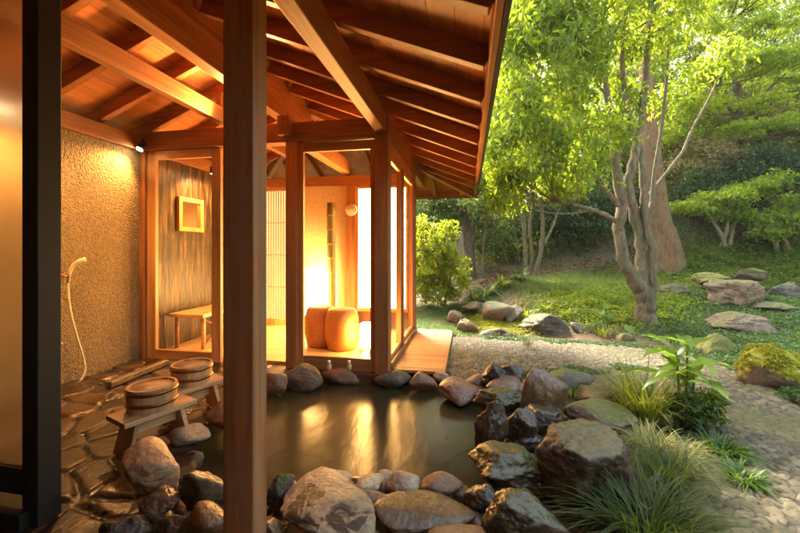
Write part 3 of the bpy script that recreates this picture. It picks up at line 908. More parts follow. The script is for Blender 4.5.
# ------------------------------------------------------------------ deck
deck = thing('wooden_deck', 'narrow cedar plank deck along the outside of the glass room', 'deck', (-.45, 4.1, -.12))
pl = MB(); y = 3.36
while y < 5.08:
    pl.box(-.688, -.225, y, y + .086, -.03, -.004); y += .09
pl.build('plank', wood_deck, deck, .002)
fr = MB(); fr.box(-.66, -.62, 3.4, 5.05, -.12, -.031); fr.box(-.29, -.25, 3.4, 5.05, -.12, -.031)
fr.build('joist', wood_dark, deck)
for y in (3.5, 4.25, 5.0):
    MB().box(-.30, -.24, y, y + .06, -.35, -.121).build('leg', wood_dark, deck)
MB().box(-.224, -.206, 3.37, 5.07, -.10, -.006).build('edge_board', wood_y, deck, .002)

# ------------------------------------------------------------------ black sliding door in the foreground
door = thing('glass_door', 'black framed glass door with steamed pane at the left edge', 'door', (-1.9, 1.24, 0))
MB().box(-1.745, -1.702, 1.20, 1.29, -.02, 2.6).build('door_post', black_mat, door, .004)
MB().box(-1.80, -1.748, 1.212, 1.25, .045, 2.4).build('stile', black_mat, door, .003)
MB().box(-2.75, -1.801, 1.216, 1.249, .09, .20).build('rail', black_mat, door, .003)
MB().box(-2.85, -2.751, 1.215, 1.25, .07, 2.4).build('stile', black_mat, door, .003)
MB().box(-2.75, -1.801, 1.229, 1.235, .20, 2.4).build('pane', wet_glass, door)
MB().box(-2.85, -1.748, 1.17, 1.30, -.02, .044).build('sill', black_mat, door, .004)
MB().box(-1.92, -1.86, .5, 1.168, -.02, .06).build('track', black_mat, door, .004)

# ------------------------------------------------------------------ stools and buckets
def dup(root, loc, rz, label):
    r = root.copy(); COL.objects.link(r); r.location = loc; r.rotation_euler = (0, 0, rz); r['label'] = label
    for ch in list(root.children):
        c = ch.copy(); COL.objects.link(c); c.parent = r
        for g in ch.children:
            e = g.copy(); COL.objects.link(e); e.parent = c
    return r
st = thing('bath_stool', 'nearer low wooden bath stool with splayed plank legs', 'stool', (0, 0, 0), 'wooden bath stools')
MB().box(-.19, .19, -.105, .105, .185, .212).build('seat', wood_pale, st, .004)
for sgn in (-1, 1):
    m = MB()
    x0, x1 = sgn * .115, sgn * .155
    vs = []
    for z, xx, hw in ((0, x1, .085), (.184, x0, .075)):
        vs += [(xx - .012, -hw, z), (xx + .012, -hw, z), (xx + .012, hw, z), (xx - .012, hw, z)]
    m.add(vs, [(0, 3, 2, 1), (4, 5, 6, 7), (0, 1, 5, 4), (1, 2, 6, 5), (2, 3, 7, 6), (3, 0, 4, 7)])
    lg = m.build('leg', wood_pale, st, .003)
MB().box(-.115, .115, -.014, .014, .10, .145).build('stretcher', wood_pale, st, .003)
bk = thing('wooden_bucket', 'nearer round wooden wash bucket with copper hoops on the near stool', 'bucket', (0, 0, 0), 'wooden wash buckets')
m = MB(); n = 20
for k in range(n):
    t0 = 2 * math.pi * k / n + .004; t1 = 2 * math.pi * (k + 1) / n - .004
    ts = [t0, (t0 + t1) / 2, t1]
    ro, ri = .124, .110
    vs = []
    for z, s in ((0, .97), (.128, 1.0)):
        for r_ in (ri, ro):
            for t in ts: vs.append((r_ * s * math.cos(t), r_ * s * math.sin(t), z))
    fs = [(3, 4, 10, 9), (4, 5, 11, 10), (1, 0, 6, 7), (2, 1, 7, 8), (6, 9, 10, 7), (7, 10, 11, 8), (0, 1, 4, 3), (1, 2, 5, 4), (0, 3, 9, 6), (2, 8, 11, 5)]
    m.add(vs, fs)
body = m.build('staves', wood_stave, bk)
MB().lathe((0, 0, .118), [(0, 0), (.11, 0), (.11, -.015), (0, -.015)], 40).build('bottom', wood_pale, bk)
for z in (.035, .095):
    MB().lathe((0, 0, z), [(.118, 0), (.1275, 0), (.129, .009), (.1275, .018), (.118, .018)], 48, True).build('hoop', copper_hoop, bk)
st_loc = [(-1.76, 1.82), (-1.83, 2.20)]
st.location = (*st_loc[0], -.005); st.rotation_euler = (0, 0, 1.22)
dup(st, (*st_loc[1], -.005), 1.16, 'farther low wooden bath stool nearer the glass panel')
bk.location = (st_loc[0][0] - .01, st_loc[0][1], .208); bk.rotation_euler = (0, 0, .3)
dup(bk, (st_loc[1][0] - .01, st_loc[1][1] + .01, .208), 1.1, 'farther round wooden wash bucket on the far stool')

# drain curb on the floor
c = MB().beam(on_z(108, 385, .015), on_z(166, 362, .015), .06, .05).build('stone_curb', rk_brown, None, .006, origin=on_z(108, 385, -.01))
tag(c, 'thin stone curb on the dark floor below the stucco wall', 'curb')

# ------------------------------------------------------------------ shower
def wall_pt(px, py, off=0):
    u = (px - 400) / F
    d = (XW + off) / (u * CS - SN)
    return at(px, py, d)
sh_ = thing('hand_shower', 'cream hand shower with its long hose on the stucco wall', 'shower', wall_pt(68, 330, .02))
br = wall_pt(70, 276, .03)
MB().tube([wall_pt(52, 275, .0), wall_pt(58, 275, .035), br], .014, 12).build('bracket', copper_hoop, sh_)
MB().tube([wall_pt(68, 283, .035), wall_pt(70, 272, .04), wall_pt(73, 265, .055), wall_pt(79, 261, .085), wall_pt(86, 259, .11)], [.010, .012, .013, .016, .018], 12).build('handset', hose_mat, sh_)
hp = [(68, 283), (69, 300), (72, 318), (78, 340), (83, 356), (85, 368), (82, 378), (73, 386), (58, 391)]
pts = [wall_pt(x, y, .035 + .03 * math.sin(i / 8 * math.pi)) for i, (x, y) in enumerate(hp)]
def smooth_pts(pts, k=5):
    pts = [Vector(p) for p in pts]; out = []
    for i in range(len(pts) - 1):
        p0, p1, p2, p3 = pts[max(i - 1, 0)], pts[i], pts[i + 1], pts[min(i + 2, len(pts) - 1)]
        for j in range(k):
            t = j / k
            out.append(.5 * ((2 * p1) + (p2 - p0) * t + (2 * p0 - 5 * p1 + 4 * p2 - p3) * t * t + (3 * p1 - p0 - 3 * p2 + p3) * t ** 3))
    out.append(pts[-1])
    return out
MB().tube(smooth_pts(pts), .008, 10).build('hose', hose_mat, sh_)
tp = thing('wall_tap', 'small steel tap low on the stucco wall below the hand shower', 'tap', wall_pt(60, 344, .02))
MB().tube([wall_pt(54, 344, 0), wall_pt(58, 344, .04), wall_pt(63, 343.5, .06)], .011, 12).build('spout', steel, tp)
MB().tube([wall_pt(60, 346, .05), wall_pt(60, 341, .05)], .007, 10).build('handle', steel, tp)

# ------------------------------------------------------------------ lamps
def spot(name, loc, tgt, power, label, size=1.5, blend=.8, group=None):
    t = thing(name, label, 'spotlight', loc, group)
    p = Vector(loc); d = (Vector(tgt) - p).normalized()
    MB().tube([p - d * .05, p - d * .045, p + d * .03, p + d * .035], [.02, .032, .034, .032], 20).build('housing', black_mat, t)
    MB().tube([p + d * .0355, p + d * .04], [.028, .026], 20).build('lens', bulb_glow, t)
    MB().tube([p - d * .03, p - d * .03 + Vector((0, 0, .06))], .008, 8).build('bracket', black_mat, t)
    l = bpy.data.lights.new('spot_light', 'SPOT'); l.energy = power; l.color = WARM; l.spot_size = size; l.spot_blend = blend; l.shadow_soft_size = .03
    o = bpy.data.objects.new('spot_light', l); COL.objects.link(o); o.parent = t
    o.location = d * .06; o.rotation_euler = d.to_track_quat('-Z', 'Y').to_euler()
    return t
spot('wall_spotlight', (-3.20, 3.16, 2.13), (-3.3, 2.6, 1.2), 13, 'small lit spotlight at the top corner of the stucco wall', 2.0, group='warm wall spotlights')
spot('wall_spotlight', (-3.10, 1.95, 2.09), (-3.3, 2.2, 1.4), 14, 'spotlight glowing behind the steamed door pane', 1.9, group='warm wall spotlights')
spot('wall_spotlight', (-3.0, 3.95, 2.05), (-3.25, 4.2, .9), 23, 'spotlight inside the glass room over the bark clad wall', 2.7, group='warm wall spotlights')
fl = thing('floor_lantern', 'small glowing paper floor lantern beside the barrel seats', 'lantern', (-1.05, 3.78, .01))
MB().box(-1.11, -.99, 3.72, 3.84, .07, .33).build('paper_shade', lantern_glow, fl, .006)
for a in (-1, 1):
    for b in (-1, 1):
        MB().box(-1.05 + a * .055 - .008, -1.05 + a * .055 + .008, 3.78 + b * .055 - .008, 3.78 + b * .055 + .008, .01, .069).build('leg', wood_frame_z, fl)
# tall paper lamp behind the seats
tl = thing('paper_column_lamp', 'tall glowing paper column lamp behind the barrel seats', 'lamp', (-2.05, 4.72, .01))
MB().lathe((-2.05, 4.72, .05), [(0, 0), (.11, 0), (.12, .02), (.12, .78), (.11, .80), (0, .80)], 28).build('paper_shade', emit('column_paper', (1, .52, .15), 11, .1), tl)
MB().lathe((-2.05, 4.72, .01), [(0, 0), (.10, 0), (.10, .038), (0, .038)], 28).build('base', black_mat, tl)

# lamp added out of sight behind the front post to brighten the ceiling
for x, y, z, tx, ty in ((-2.2, 3.27, 2.335, -2.1, 2.3),):
    p = Vector((x, y, z)); d = (Vector((tx, ty, 2.8)) - p).normalized()
    hs = MB().tube([p - d * .03, p + d * .03], [.026, .03], 16).build('added_beam_lamp', black_mat, house)
    MB().tube([p + d * .0305, p + d * .034], .026, 16).build('lens', bulb_glow, hs)
    l = bpy.data.lights.new('ceiling_fill', 'SPOT'); l.energy = 22; l.color = WARM; l.spot_size = 2.6; l.spot_blend = .9; l.shadow_soft_size = .03
    o = bpy.data.objects.new('ceiling_fill', l); COL.objects.link(o); o.location = p + d * .05; o.rotation_euler = d.to_track_quat('-Z', 'Y').to_euler()
# barrel seats
def barrel(loc, label):
    t = thing('barrel_seat', label, 'seat', loc, 'rounded woven seats in the glass room')
    MB().lathe(loc, [(.13, 0), (.155, .01), (.178, .1), (.188, .22), (.184, .33), (.165, .41), (.15, .425)], 40).build('woven_body', rattan_mat, t)
    MB().lathe(loc, [(.15, .425), (.145, .437), (.09, .445), (0, .447)], 40).build('cushion', simple('seat_cushion', (.5, .24, .07), .7), t)
    return t
barrel((-1.375, 3.92, .008), 'front woven barrel seat nearer the floor lantern')
barrel((-1.66, 4.02, .008), 'left woven barrel seat partly behind the room post')
# round plaque on the corner post
pq = MB(); p = Vector((-1.6, 4.925, 1.66))
pq.tube([(p.x, 4.939, p.z), (p.x, 4.925, p.z)], [.085, .08], 32)
tag(pq.build('round_plaque', cream, None, origin=(p.x, 4.93, p.z)), 'round pale disc on the back post of the glass room', 'disc')
# mirror and bench
mr = thing('wall_mirror', 'small wooden framed mirror on the bark clad wall', 'mirror', (XW + .03, 4.0, 1.55))
f = MB(); y0, y1, z0, z1, x = 3.72, 4.12, 1.32, 1.72, XW + .022
f.box(x, x + .04, y0, y0 + .05, z0, z1); f.box(x, x + .04, y1 - .05, y1, z0, z1); f.box(x, x + .039, y0 + .05, y1 - .05, z0, z0 + .05); f.box(x, x + .039, y0 + .05, y1 - .05, z1 - .05, z1)
f.build('frame', wood_frame_z, mr, .004)
m, nt, b, out = new_mat('mirror_glass'); b.inputs['Metallic'].default_value = 1; b.inputs['Base Color'].default_value = (.75, .78, .7, 1); b.inputs['Roughness'].default_value = .08
MB().box(x, x + .015, y0 + .05, y1 - .05, z0 + .05, z1 - .05).build('mirror_glass', m, mr)
bn = thing('bamboo_bench', 'low bamboo bench with crossed braces inside the glass room', 'bench', (-3.0, 4.1, .008))
MB().box(-3.25, -2.82, 3.55, 4.85, .36, .40).build('seat', wood_pale, bn, .006)
for yy in (3.62, 4.2, 4.78):
    for xx in (-3.2, -2.87):
        MB().tube([(xx, yy, .01), (xx, yy, .36)], .022, 12).build('leg', wood_pale, bn)
for ya, yb in ((3.62, 4.2), (4.2, 4.78)):
    MB().tube([(-2.87, ya, .04), (-2.87, yb, .33)], .012, 8).tube([(-2.865, ya, .33), (-2.865, yb, .04)], .012, 8).build('brace', wood_pale, bn)
# little jars on the stone
for px, lab in ((321, 'left small glass jar on the flat tan stone'), (345, 'right small glass jar on the flat tan stone')):
    p = at(px + 8 if px < 330 else px + 4, 369.5, 3.06)
    j = thing('glass_jar', lab, 'jar', p, 'small glass jars at the pool edge')
    MB().lathe(p, [(0, 0), (.018, 0), (.022, .01), (.022, .035), (.012, .048), (.012, .058)], 20).build('body', simple('amber_glass', (.55, .36, .14), .15), j)
    MB().lathe(p, [(.0135, .058), (.0135, .072), (0, .073)], 20).build('lid', cream, j)

# ------------------------------------------------------------------ foliage helpers
def unit(v): return v / (np.linalg.norm(v, axis=1)[:, None] + 1e-9)
def leaf_arrays(P, A, L, asp, rg, fold=.12, up=.6):
    """folded rhombic leaves: P centre, A axis, L length"""
    n = len(P)
    r = rg.normal(size=(n, 3)); r[:, 2] = np.abs(r[:, 2]) + up
    s = unit(np.cross(A, r)); nr = np.cross(s, A)
    L = L[:, None]; W = L * asp
    b = P - A * L * .5; t = P + A * L * .5 - nr * L * .12
    l = P - A * L * .05 + s * W * .5 + nr * L * fold; q = P - A * L * .05 - s * W * .5 + nr * L * fold
    V = np.stack([b, l, t, q], 1).reshape(-1, 3)
    i = np.arange(n)[:, None] * 4
    Fc = np.concatenate([i + [0, 2, 1], i + [0, 3, 2]], 1).reshape(-1, 3)
    return V, Fc
def clumps(C, rad, per, rg, size, asp, droop=.3, spread=.75):
    """leaves in clumps at centres C with radius rad"""
    n = len(C) * per
    c = np.repeat(C, per, 0); rr = np.repeat(rad, per)[:, None]
    o = rg.normal(size=(n, 3)); o = unit(o) * rg.random((n, 1)) ** .45
    P = c + o * rr * np.array([1, 1, spread])
    A = o * .8 + rg.normal(size=(n, 3)) * .7; A[:, 2] -= droop
    A = unit(A)
    return leaf_arrays(P, A, size * rg.uniform(.6, 1.25, n), asp, rg)
def blob_centers(n, c, r, rg, hollow=.45):
    o = unit(rg.normal(size=(n, 3))) * (hollow + (1 - hollow) * rg.random((n, 1)) ** .6)
    return np.asarray(c) + o * np.asarray(r)
def tree(name, label, cat, base, stems, lobes, leaf, mat, barkm, seed, per=26, clump=.22, asp=.42, twigs=30, group='trees of the garden', droop=.3, crown_name='crown', spread=.75):
    """stems: list of (points, radii); lobes: list of (centre, radii, number of clumps)"""
    rg = np.random.default_rng(seed)
    t = thing(name, label, cat, base, group)
    C = np.concatenate([blob_centers(n, c, r, rg) for c, r, n in lobes])
    m = MB()
    allp = []
    for pts, rad in stems:
        sp = smooth_pts(pts, 5)
        k = np.linspace(0, len(rad) - 1, len(sp)); rr = np.interp(k, range(len(rad)), rad)
        sp2 = [p + Vector(rg.normal(size=3)) * min(r_ * .12, .012) * (.0 if 'barked' in name else 1) for p, r_ in zip(sp, rr)]
        m.tube(sp2, list(rr), 16 if rr[0] > .06 else 10, rough=.2 if 'barked' not in name else .05, flare=.22 if 'barked' in name and rr[0] > .3 else 0)
        allp += [(np.array(p), r_) for p, r_ in zip(sp2, rr)][len(sp2) // 3:]
    if stems: m.build('trunk', barkm, t)
    if twigs and stems:
        m = MB(); AP = np.array([p for p, _ in allp]); AR = np.array([r_ for _, r_ in allp])
        for k in rg.choice(len(C), min(twigs, len(C)), False):
            q = C[k]
            dd = np.linalg.norm(AP - q, axis=1) + np.where(AP[:, 2] > q[2], 1.0, 0)
            j = np.argmin(dd + rg.random(len(dd)) * .3)
            p = AP[j]; r0 = min(AR[j] * .5, .03)
            mid = (p + q) / 2 + rg.normal(size=3) * .08 * np.linalg.norm(q - p) + np.array([0, 0, -.05 * np.linalg.norm(q - p)])
            m.tube(smooth_pts([p, mid, q], 4), list(np.linspace(r0, .004, 9)), 6, False)
        m.build('branches', barkm, t)
    V, Fc = clumps(C, clump * rg.uniform(.6, 1.3, len(C)), per, rg, leaf, asp, droop, spread)
    place(crown_name, arrays_mesh(crown_name, V, Fc), mat, t)
    return t
def px_stem(pts, d, rads):
    return ([at(x, y, d + (dd[0] if dd else 0)) for x, y, *dd in pts], rads)

# ------------------------------------------------------------------ trees
D1 = 5.3
b1 = at(648, 327, D1)
stems1 = [
 px_stem([(648, 332), (646, 310), (642, 292), (632, 276), (624, 260), (618, 228), (621, 205), (618, 180), (610, 120), (602, 60), (592, 0), (580, -60)], D1, [.17, .14, .12, .088, .082, .075, .07, .068, .05, .04, .03, .015]),
 px_stem([(648, 334), (644, 296), (642, 272, .08), (642, 244, .1), (634, 212, .1), (628, 185, .05), (636, 150), (644, 90), (650, 20), (660, -60)], D1, [.12, .10, .08, .078, .07, .065, .055, .045, .03, .015]),
 px_stem([(649, 334), (653, 285, -.05), (655, 253, -.05), (647, 228), (644, 199), (642, 160), (626, 100), (622, 40), (630, -40)], D1, [.09, .045, .04, .045, .05, .045, .04, .03, .015]),
 px_stem([(618, 222), (600, 213, -.1), (581, 207, -.15), (568, 204, -.2), (554, 202, -.25)], D1, [.04, .034, .03, .024, .015]),
 px_stem([(640, 210, .1), (648, 196, .15), (664, 176, .2), (682, 152, .25), (692, 130, .3), (704, 108, .3), (715, 86, .35), (724, 64, .4), (735, 30, .4)], D1, [.03, .026, .023, .021, .019, .017, .014, .010, .006]),
 px_stem([(619, 205), (606, 190), (596, 170), (585, 150), (575, 110)], D1, [.05, .035, .03, .024, .014]),
 px_stem([(645, 215), (652, 205), (655, 170), (664, 110), (668, 50)], D1, [.04, .034, .03, .025, .014]),
]
def LB(px, py, d, rx, rz, n, ry=None):
    return (at(px, py, d), (rx, ry or rx, rz), n)
tree('multi_stem_tree', 'pale forked multi stemmed tree with drooping bright leaves beside the path', 'tree', b1, stems1, [
    LB(540, 70, 4.7, .75, .9, 170), LB(518, 145, 4.9, .6, .5, 110), LB(585, 0, 4.7, .9, .7, 130), LB(655, 10, 5.2, .8, .5, 70), LB(565, 165, 5.1, .6, .42, 80),
    LB(590, 100, 5.6, .6, .7, 50), LB(560, -80, 4.9, 1.4, .9, 100), LB(690, -30, 5.2, .9, .5, 50), LB(525, 20, 4.9, .6, .6, 80), LB(640, 75, 5.4, .5, .5, 26), LB(505, 190, 5.0, .3, .3, 26), LB(722, 60, 5.6, .3, .25, 14), LB(675, 90, 5.5, .3, .3, 12), LB(612, 130, 5.1, .3, .3, 16)],
    .10, leaf_bright, bark_pale, 31, per=32, clump=.22, asp=.36, twigs=170, droop=.6)
D2 = 9.0
pb = at(668, 254, D2)
pb[2] = min(pb[2], float(ground(pb[0], pb[1])), float(ground(pb[0] + .4, pb[1])), float(ground(pb[0], pb[1] - .4)))
tree('red_barked_tree', 'thick reddish trunk tree standing behind the pale forked tree', 'tree', pb, [
    ([pb + [0, 0, -.4], pb + [0, 0, .02], at(665, 240, D2), at(661, 225, D2), at(658, 205, D2), at(655, 180, D2), at(650, 140, D2), at(646, 95, D2), at(646, 50, D2), at(642, -40, D2), at(640, -160, D2)],
     [.46, .40, .29, .235, .215, .205, .19, .165, .15, .13, .09]),
    ([at(650, 20, D2), at(690, -20, D2), at(740, -80, D2)], [.12, .09, .04]), ([at(650, 0, D2), at(600, -60, D2), at(560, -120, D2)], [.12, .09, .04])],
    [LB(620, -60, D2, 1.7, 1.1, 70), LB(720, -80, D2, 1.7, 1.0, 70), LB(650, 40, D2 + .6, 1.0, .6, 30)], .15, leaf_maple, bark_red, 32, per=24, clump=.34, asp=.4, twigs=30)
tree('maple_tree', 'airy lime green maple spreading in layers at upper right', 'tree', hit(730, 205), [
    ([at(738, 235, 10.8), at(735, 170, 10.8), at(738, 100, 10.8), at(730, 20, 10.8), at(735, -60, 10.8)], [.13, .11, .10, .08, .04]),
    ([at(737, 150, 10.8), at(760, 100, 10.6), at(790, 70, 10.4)], [.06, .045, .02]),
    ([at(737, 120, 10.8), at(710, 80, 10.6), at(690, 60, 10.5)], [.06, .04, .02])],
    [LB(690, 40, 10.4, .95, .28, 46), LB(735, 70, 10.0, .9, .25, 44), LB(700, 105, 10.6, .8, .25, 34), LB(770, 25, 10.2, 1.0, .3, 46), LB(740, 5, 10.6, 1.1, .3, 46), LB(765, 105, 10.5, .8, .22, 26), LB(680, -20, 10.4, 1.2, .35, 46), LB(790, -40, 10.4, 1.2, .4, 46), LB(800, 70, 10.2, .8, .25, 36), LB(676, 130, 11, .5, .3, 22), LB(720, -20, 9.8, 1.0, .3, 40), LB(700, 75, 9.6, .6, .2, 22), LB(775, 60, 9.6, .8, .25, 34), LB(800, 120, 9.8, .7, .2, 26), LB(745, 130, 10.2, .6, .2, 22)],
    .10, leaf_maple, bark_grey, 33, per=50, clump=.3, asp=.5, twigs=60, spread=.35, droop=.15)
tree('round_shrub', 'bright yellow green shrub growing beside the end of the deck', 'shrub', hit(440, 303), [
    ([at(441, 306, 7.0), at(440, 285, 7.0), at(437, 255, 7.0)], [.03, .025, .012]), ([at(444, 306, 7.0), at(450, 280, 7.0), at(455, 258, 7.0)], [.028, .022, .01])],
    [LB(434, 262, 7.0, .42, .55, 80), LB(452, 275, 7.0, .35, .42, 60), LB(420, 250, 7.2, .4, .7, 60), LB(444, 238, 7.2, .32, .35, 36), LB(430, 292, 6.9, .45, .2, 36), LB(400, 270, 7.2, .4, .7, 40)],
    .085, leaf_yellow, bark_grey, 34, per=26, clump=.13, asp=.45, twigs=20)
tree('slender_tree', 'group of slender pale trunks under a loose pale leafy crown', 'tree', hit(532, 282), [
    px_stem([(528, 283), (525, 255), (524, 225), (520, 195), (512, 150)], 9.0, [.06, .05, .045, .04, .02]),
    px_stem([(532, 284), (540, 255), (543, 225), (541, 195), (545, 140)], 9.0, [.06, .05, .045, .04, .02]),
    px_stem([(529, 283), (532, 255), (530, 225), (534, 190), (530, 150)], 9.2, [.05, .045, .04, .035, .02]),
    px_stem([(544, 245), (552, 228), (558, 212)], 9.0, [.03, .022, .012])],
    [LB(512, 165, 8.6, .85, .5, 90), LB(555, 185, 8.8, .7, .4, 60), LB(485, 195, 8.8, .55, .45, 56), LB(535, 130, 8.8, 1.1, .6, 90), LB(492, 130, 8.6, .7, .6, 60), LB(480, 150, 8.4, .35, .5, 40)],
    .15, leaf_pale, bark_pale, 35, per=22, clump=.24, asp=.38, twigs=30, droop=.6)
tree('dark_shrub', 'dark trunked shrub behind the yellow green shrub', 'shrub', hit(476, 285), [
    px_stem([(466, 286), (468, 250), (464, 215), (458, 185)], 9.6, [.16, .13, .11, .07]),
    px_stem([(474, 286), (472, 240), (478, 200)], 9.6, [.1, .08, .05]),
    px_stem([(482, 282), (484, 240), (487, 200)], 9.3, [.03, .025, .015])],
    [LB(465, 205, 9.8, .75, .6, 60), LB(490, 235, 10, .55, .5, 44), LB(440, 215, 9.4, .6, .5, 46), LB(430, 195, 9.2, .6, .6, 46)], .11, leaf_deep, bark_grey, 36, per=26, clump=.22, twigs=16)
specs = [
 ('dark_shrub', 'dark glossy rhododendron at the back left of the fork', 575, 250, 11.0, [(575, 222, .95, .55, 90), (600, 205, .8, .5, 70), (552, 215, .7, .55, 60)], leaf_dark, .12),
 ('dark_shrub', 'dark shrub seen through the forked trunks', 625, 243, 11.5, [(625, 205, .8, .75, 80), (600, 190, .6, .5, 40), (640, 215, .5, .5, 40)], leaf_dark, .11),
 ('dark_shrub', 'deep green shrub between slender trunks and the rhododendron', 535, 262, 11.5, [(530, 225, .9, .6, 80), (505, 240, .8, .5, 60), (550, 240, .7, .35, 50)], leaf_deep, .11),
 ('ivy_bush', 'round dark ivy bush right of the red trunk', 712, 215, 10.0, [(703, 186, .55, .5, 110), (690, 200, .4, .4, 60)], leaf_dark, .09),
 ('ivy_bush', 'largest dark ivy mass near the right picture edge', 770, 210, 9.7, [(760, 165, .7, .5, 150), (795, 175, .75, .6, 140), (740, 185, .5, .4, 60)], leaf_dark, .09),
 ('broadleaf_shrub', 'light green spreading shrub on a crooked pale stem', 726, 243, 9.2, [(720, 200, .7, .2, 60), (750, 190, .6, .2, 46), (695, 208, .5, .18, 36), (735, 215, .6, .15, 30), (775, 182, .5, .2, 30)], leaf_bright, .11),
 ('broadleaf_shrub', 'light green low shrub at the right edge under the ivy', 790, 240, 8.6, [(785, 220, .55, .22, 50), (800, 205, .5, .25, 40), (770, 232, .35, .15, 24)], leaf_bright, .10),
 ('dry_thicket', 'tangled straw coloured thicket below the maple', 740, 190, 10.6, [(735, 155, 1.3, .7, 110), (700, 160, .8, .6, 60), (790, 130, 1.2, .8, 90)], leaf_dry, .09),
 ('bushy_tree', 'mid green bushy tree at the back between the two trunks', 690, 220, 12.8, [(690, 130, .9, 1.1, 90), (670, 90, .9, .8, 60)], leaf_bright, .12),
 ('bushy_tree', 'tall bright bushy tree behind the slender trunks', 520, 255, 12.5, [(500, 120, 1.5, 1.2, 110), (560, 110, 1.5, 1.2, 110), (530, 40, 1.8, 1.2, 110)], leaf_bright, .14),
 ('bushy_tree', 'tall mid green tree behind the pale forked tree', 610, 240, 13.0, [(600, 140, 1.5, 1.1, 100), (640, 60, 1.6, 1.3, 110), (580, 20, 1.6, 1.2, 80)], leaf_mid, .14),
 ('bushy_tree', 'light green tree at the upper right corner', 790, 225, 12.8, [(785, 60, 1.6, 1.3, 110), (830, 10, 1.6, 1.3, 80), (760, -20, 1.4, 1.0, 70)], leaf_pale, .12),
 ('bushy_tree', 'lime leaved tree low behind the maple trunk', 715, 205, 11.9, [(712, 120, .9, .8, 90), (745, 95, 1.0, .8, 90), (690, 165, .7, .4, 50)], leaf_maple, .10),
 ('bushy_tree', 'pale yellowish tree above the ivy mass at the right edge', 785, 200, 11.8, [(790, 105, 1.0, .9, 100), (765, 135, .9, .5, 80), (820, 140, .9, .8, 60)], leaf_pale, .09),
 ('evergreen_hedge', 'dark evergreen behind the yellow shrub under the eave', 432, 270, 11.5, [(430, 225, 1.0, .9, 120), (400, 220, 1.0, .9, 80), (460, 200, 1.0, .8, 80)], leaf_deep, .12),
]
for i, (nm, lab, bx, by, d, lobes, mt, ls) in enumerate(specs):
    rg = np.random.default_rng(400 + i)
    g = at(bx, by, d); g[2] = float(ground(g[0], g[1]))
    stems = []
    for k in range(3):
        c = at(lobes[k % len(lobes)][0] + rg.uniform(-12, 12), lobes[k % len(lobes)][1], d)
        q = g + np.array([rg.uniform(-.2, .2), rg.uniform(-.1, .1), -.1])
        stems.append(([q, q * .6 + c * .4 + rg.normal(size=3) * .06, c], [.055, .045, .02]))
    tree(nm, lab, 'shrub' if 'shrub' in nm or 'bush' == nm[-4:] or 'thicket' in nm or 'hedge' in nm else 'tree', g, stems,
         [LB(x, y, d, rx, rz, n, rx * .8) for x, y, rx, rz, n in lobes], ls, mt, bark_pale if 'broadleaf' in nm else bark_grey, 500 + i, per=26,
         clump=.24, twigs=26, group='trees and shrubs at the garden edge', asp=.42, spread=.6 if 'broad' in nm else .8)
# far wood: one mass of leaves
rg = np.random.default_rng(77)
n = 3200
px = rg.uniform(330, 980, n); dd = rg.uniform(15, 21, n)
C = np.array([at(x, 250, d) for x, d in zip(px, dd)])
gz = ground(C[:, 0], C[:, 1])
C[:, 2] = gz + rg.random(n) ** 1.1 * np.interp(px, [330, 420, 480, 980], [5, 8, 10, 10])
V, Fc = clumps(C, rg.uniform(.35, .7, n), 26, rg, .22, .45)
kind(place('far_wood', arrays_mesh('far_wood', V, Fc), leaf_mat('far_leaf', (.085, .125, .025), (.16, .20, .045), (2.8, 2.6, 1.1), .5, var=(.5, .6, 1.2))), 'stuff')

n = 6500
px = rg.uniform(480, 1000, n); dd = rg.uniform(8.6, 17, n)
C = np.array([at(x, 250, d) for x, d in zip(px, dd)])
C[:, 2] = ground(C[:, 0], C[:, 1])
ok_ = (dd > 10.6) | (C[:, 2] > CAMZ + dd * 30 / F)
C = C[ok_]; dd = dd[ok_]; n = len(C)
C[:, 2] = ground(C[:, 0], C[:, 1]) + rg.random(n) * np.interp(dd, [9, 13], [.25, 1.2])
V, Fc = clumps(C, rg.uniform(.22, .42, n), 18, rg, .12, .45)
kind(place('hillside_undergrowth', arrays_mesh('hillside_undergrowth', V, Fc), leaf_mat('undergrowth_leaf', (.10, .13, .02), (.20, .215, .05), (2.6, 2.4, 1), .5, var=(.75, .22, 1.15))), 'stuff')
# ------------------------------------------------------------------ ground plants
def blades(B, Az, L, W, bend, rg, seg=5, lean=.15):
    n = len(B)
    t = np.linspace(0, 1, seg + 1)[None, :, None]
    h = np.stack([np.cos(Az), np.sin(Az), np.zeros(n)], 1)[:, None, :]
    s = np.stack([-np.sin(Az), np.cos(Az), np.zeros(n)], 1)[:, None, :]
    Lb = L[:, None, None]; bd = bend[:, None, None]
    up = np.array([0, 0, 1.0])[None, None, :]
    c = B[:, None, :] + h * Lb * (lean * t + bd * t ** 2) + up * Lb * (t * (1 - .15 * bd) - .75 * bd * t ** 2.4)
    wd = (W[:, None, None] * np.clip(1 - t ** 2.2, .04, 1) * .5) * np.minimum(1, .55 + t * 1.6)
    V = np.stack([c - s * wd, c + s * wd], 2)         # n, seg+1, 2, 3
    V = V.reshape(n, (seg + 1) * 2, 3)
    base = np.arange(n)[:, None, None] * (seg + 1) * 2
    q = np.array([[2 * k, 2 * k + 1, 2 * k + 3, 2 * k + 2] for k in range(seg)])[None]
    return V.reshape(-1, 3), (base + q).reshape(-1, 4)
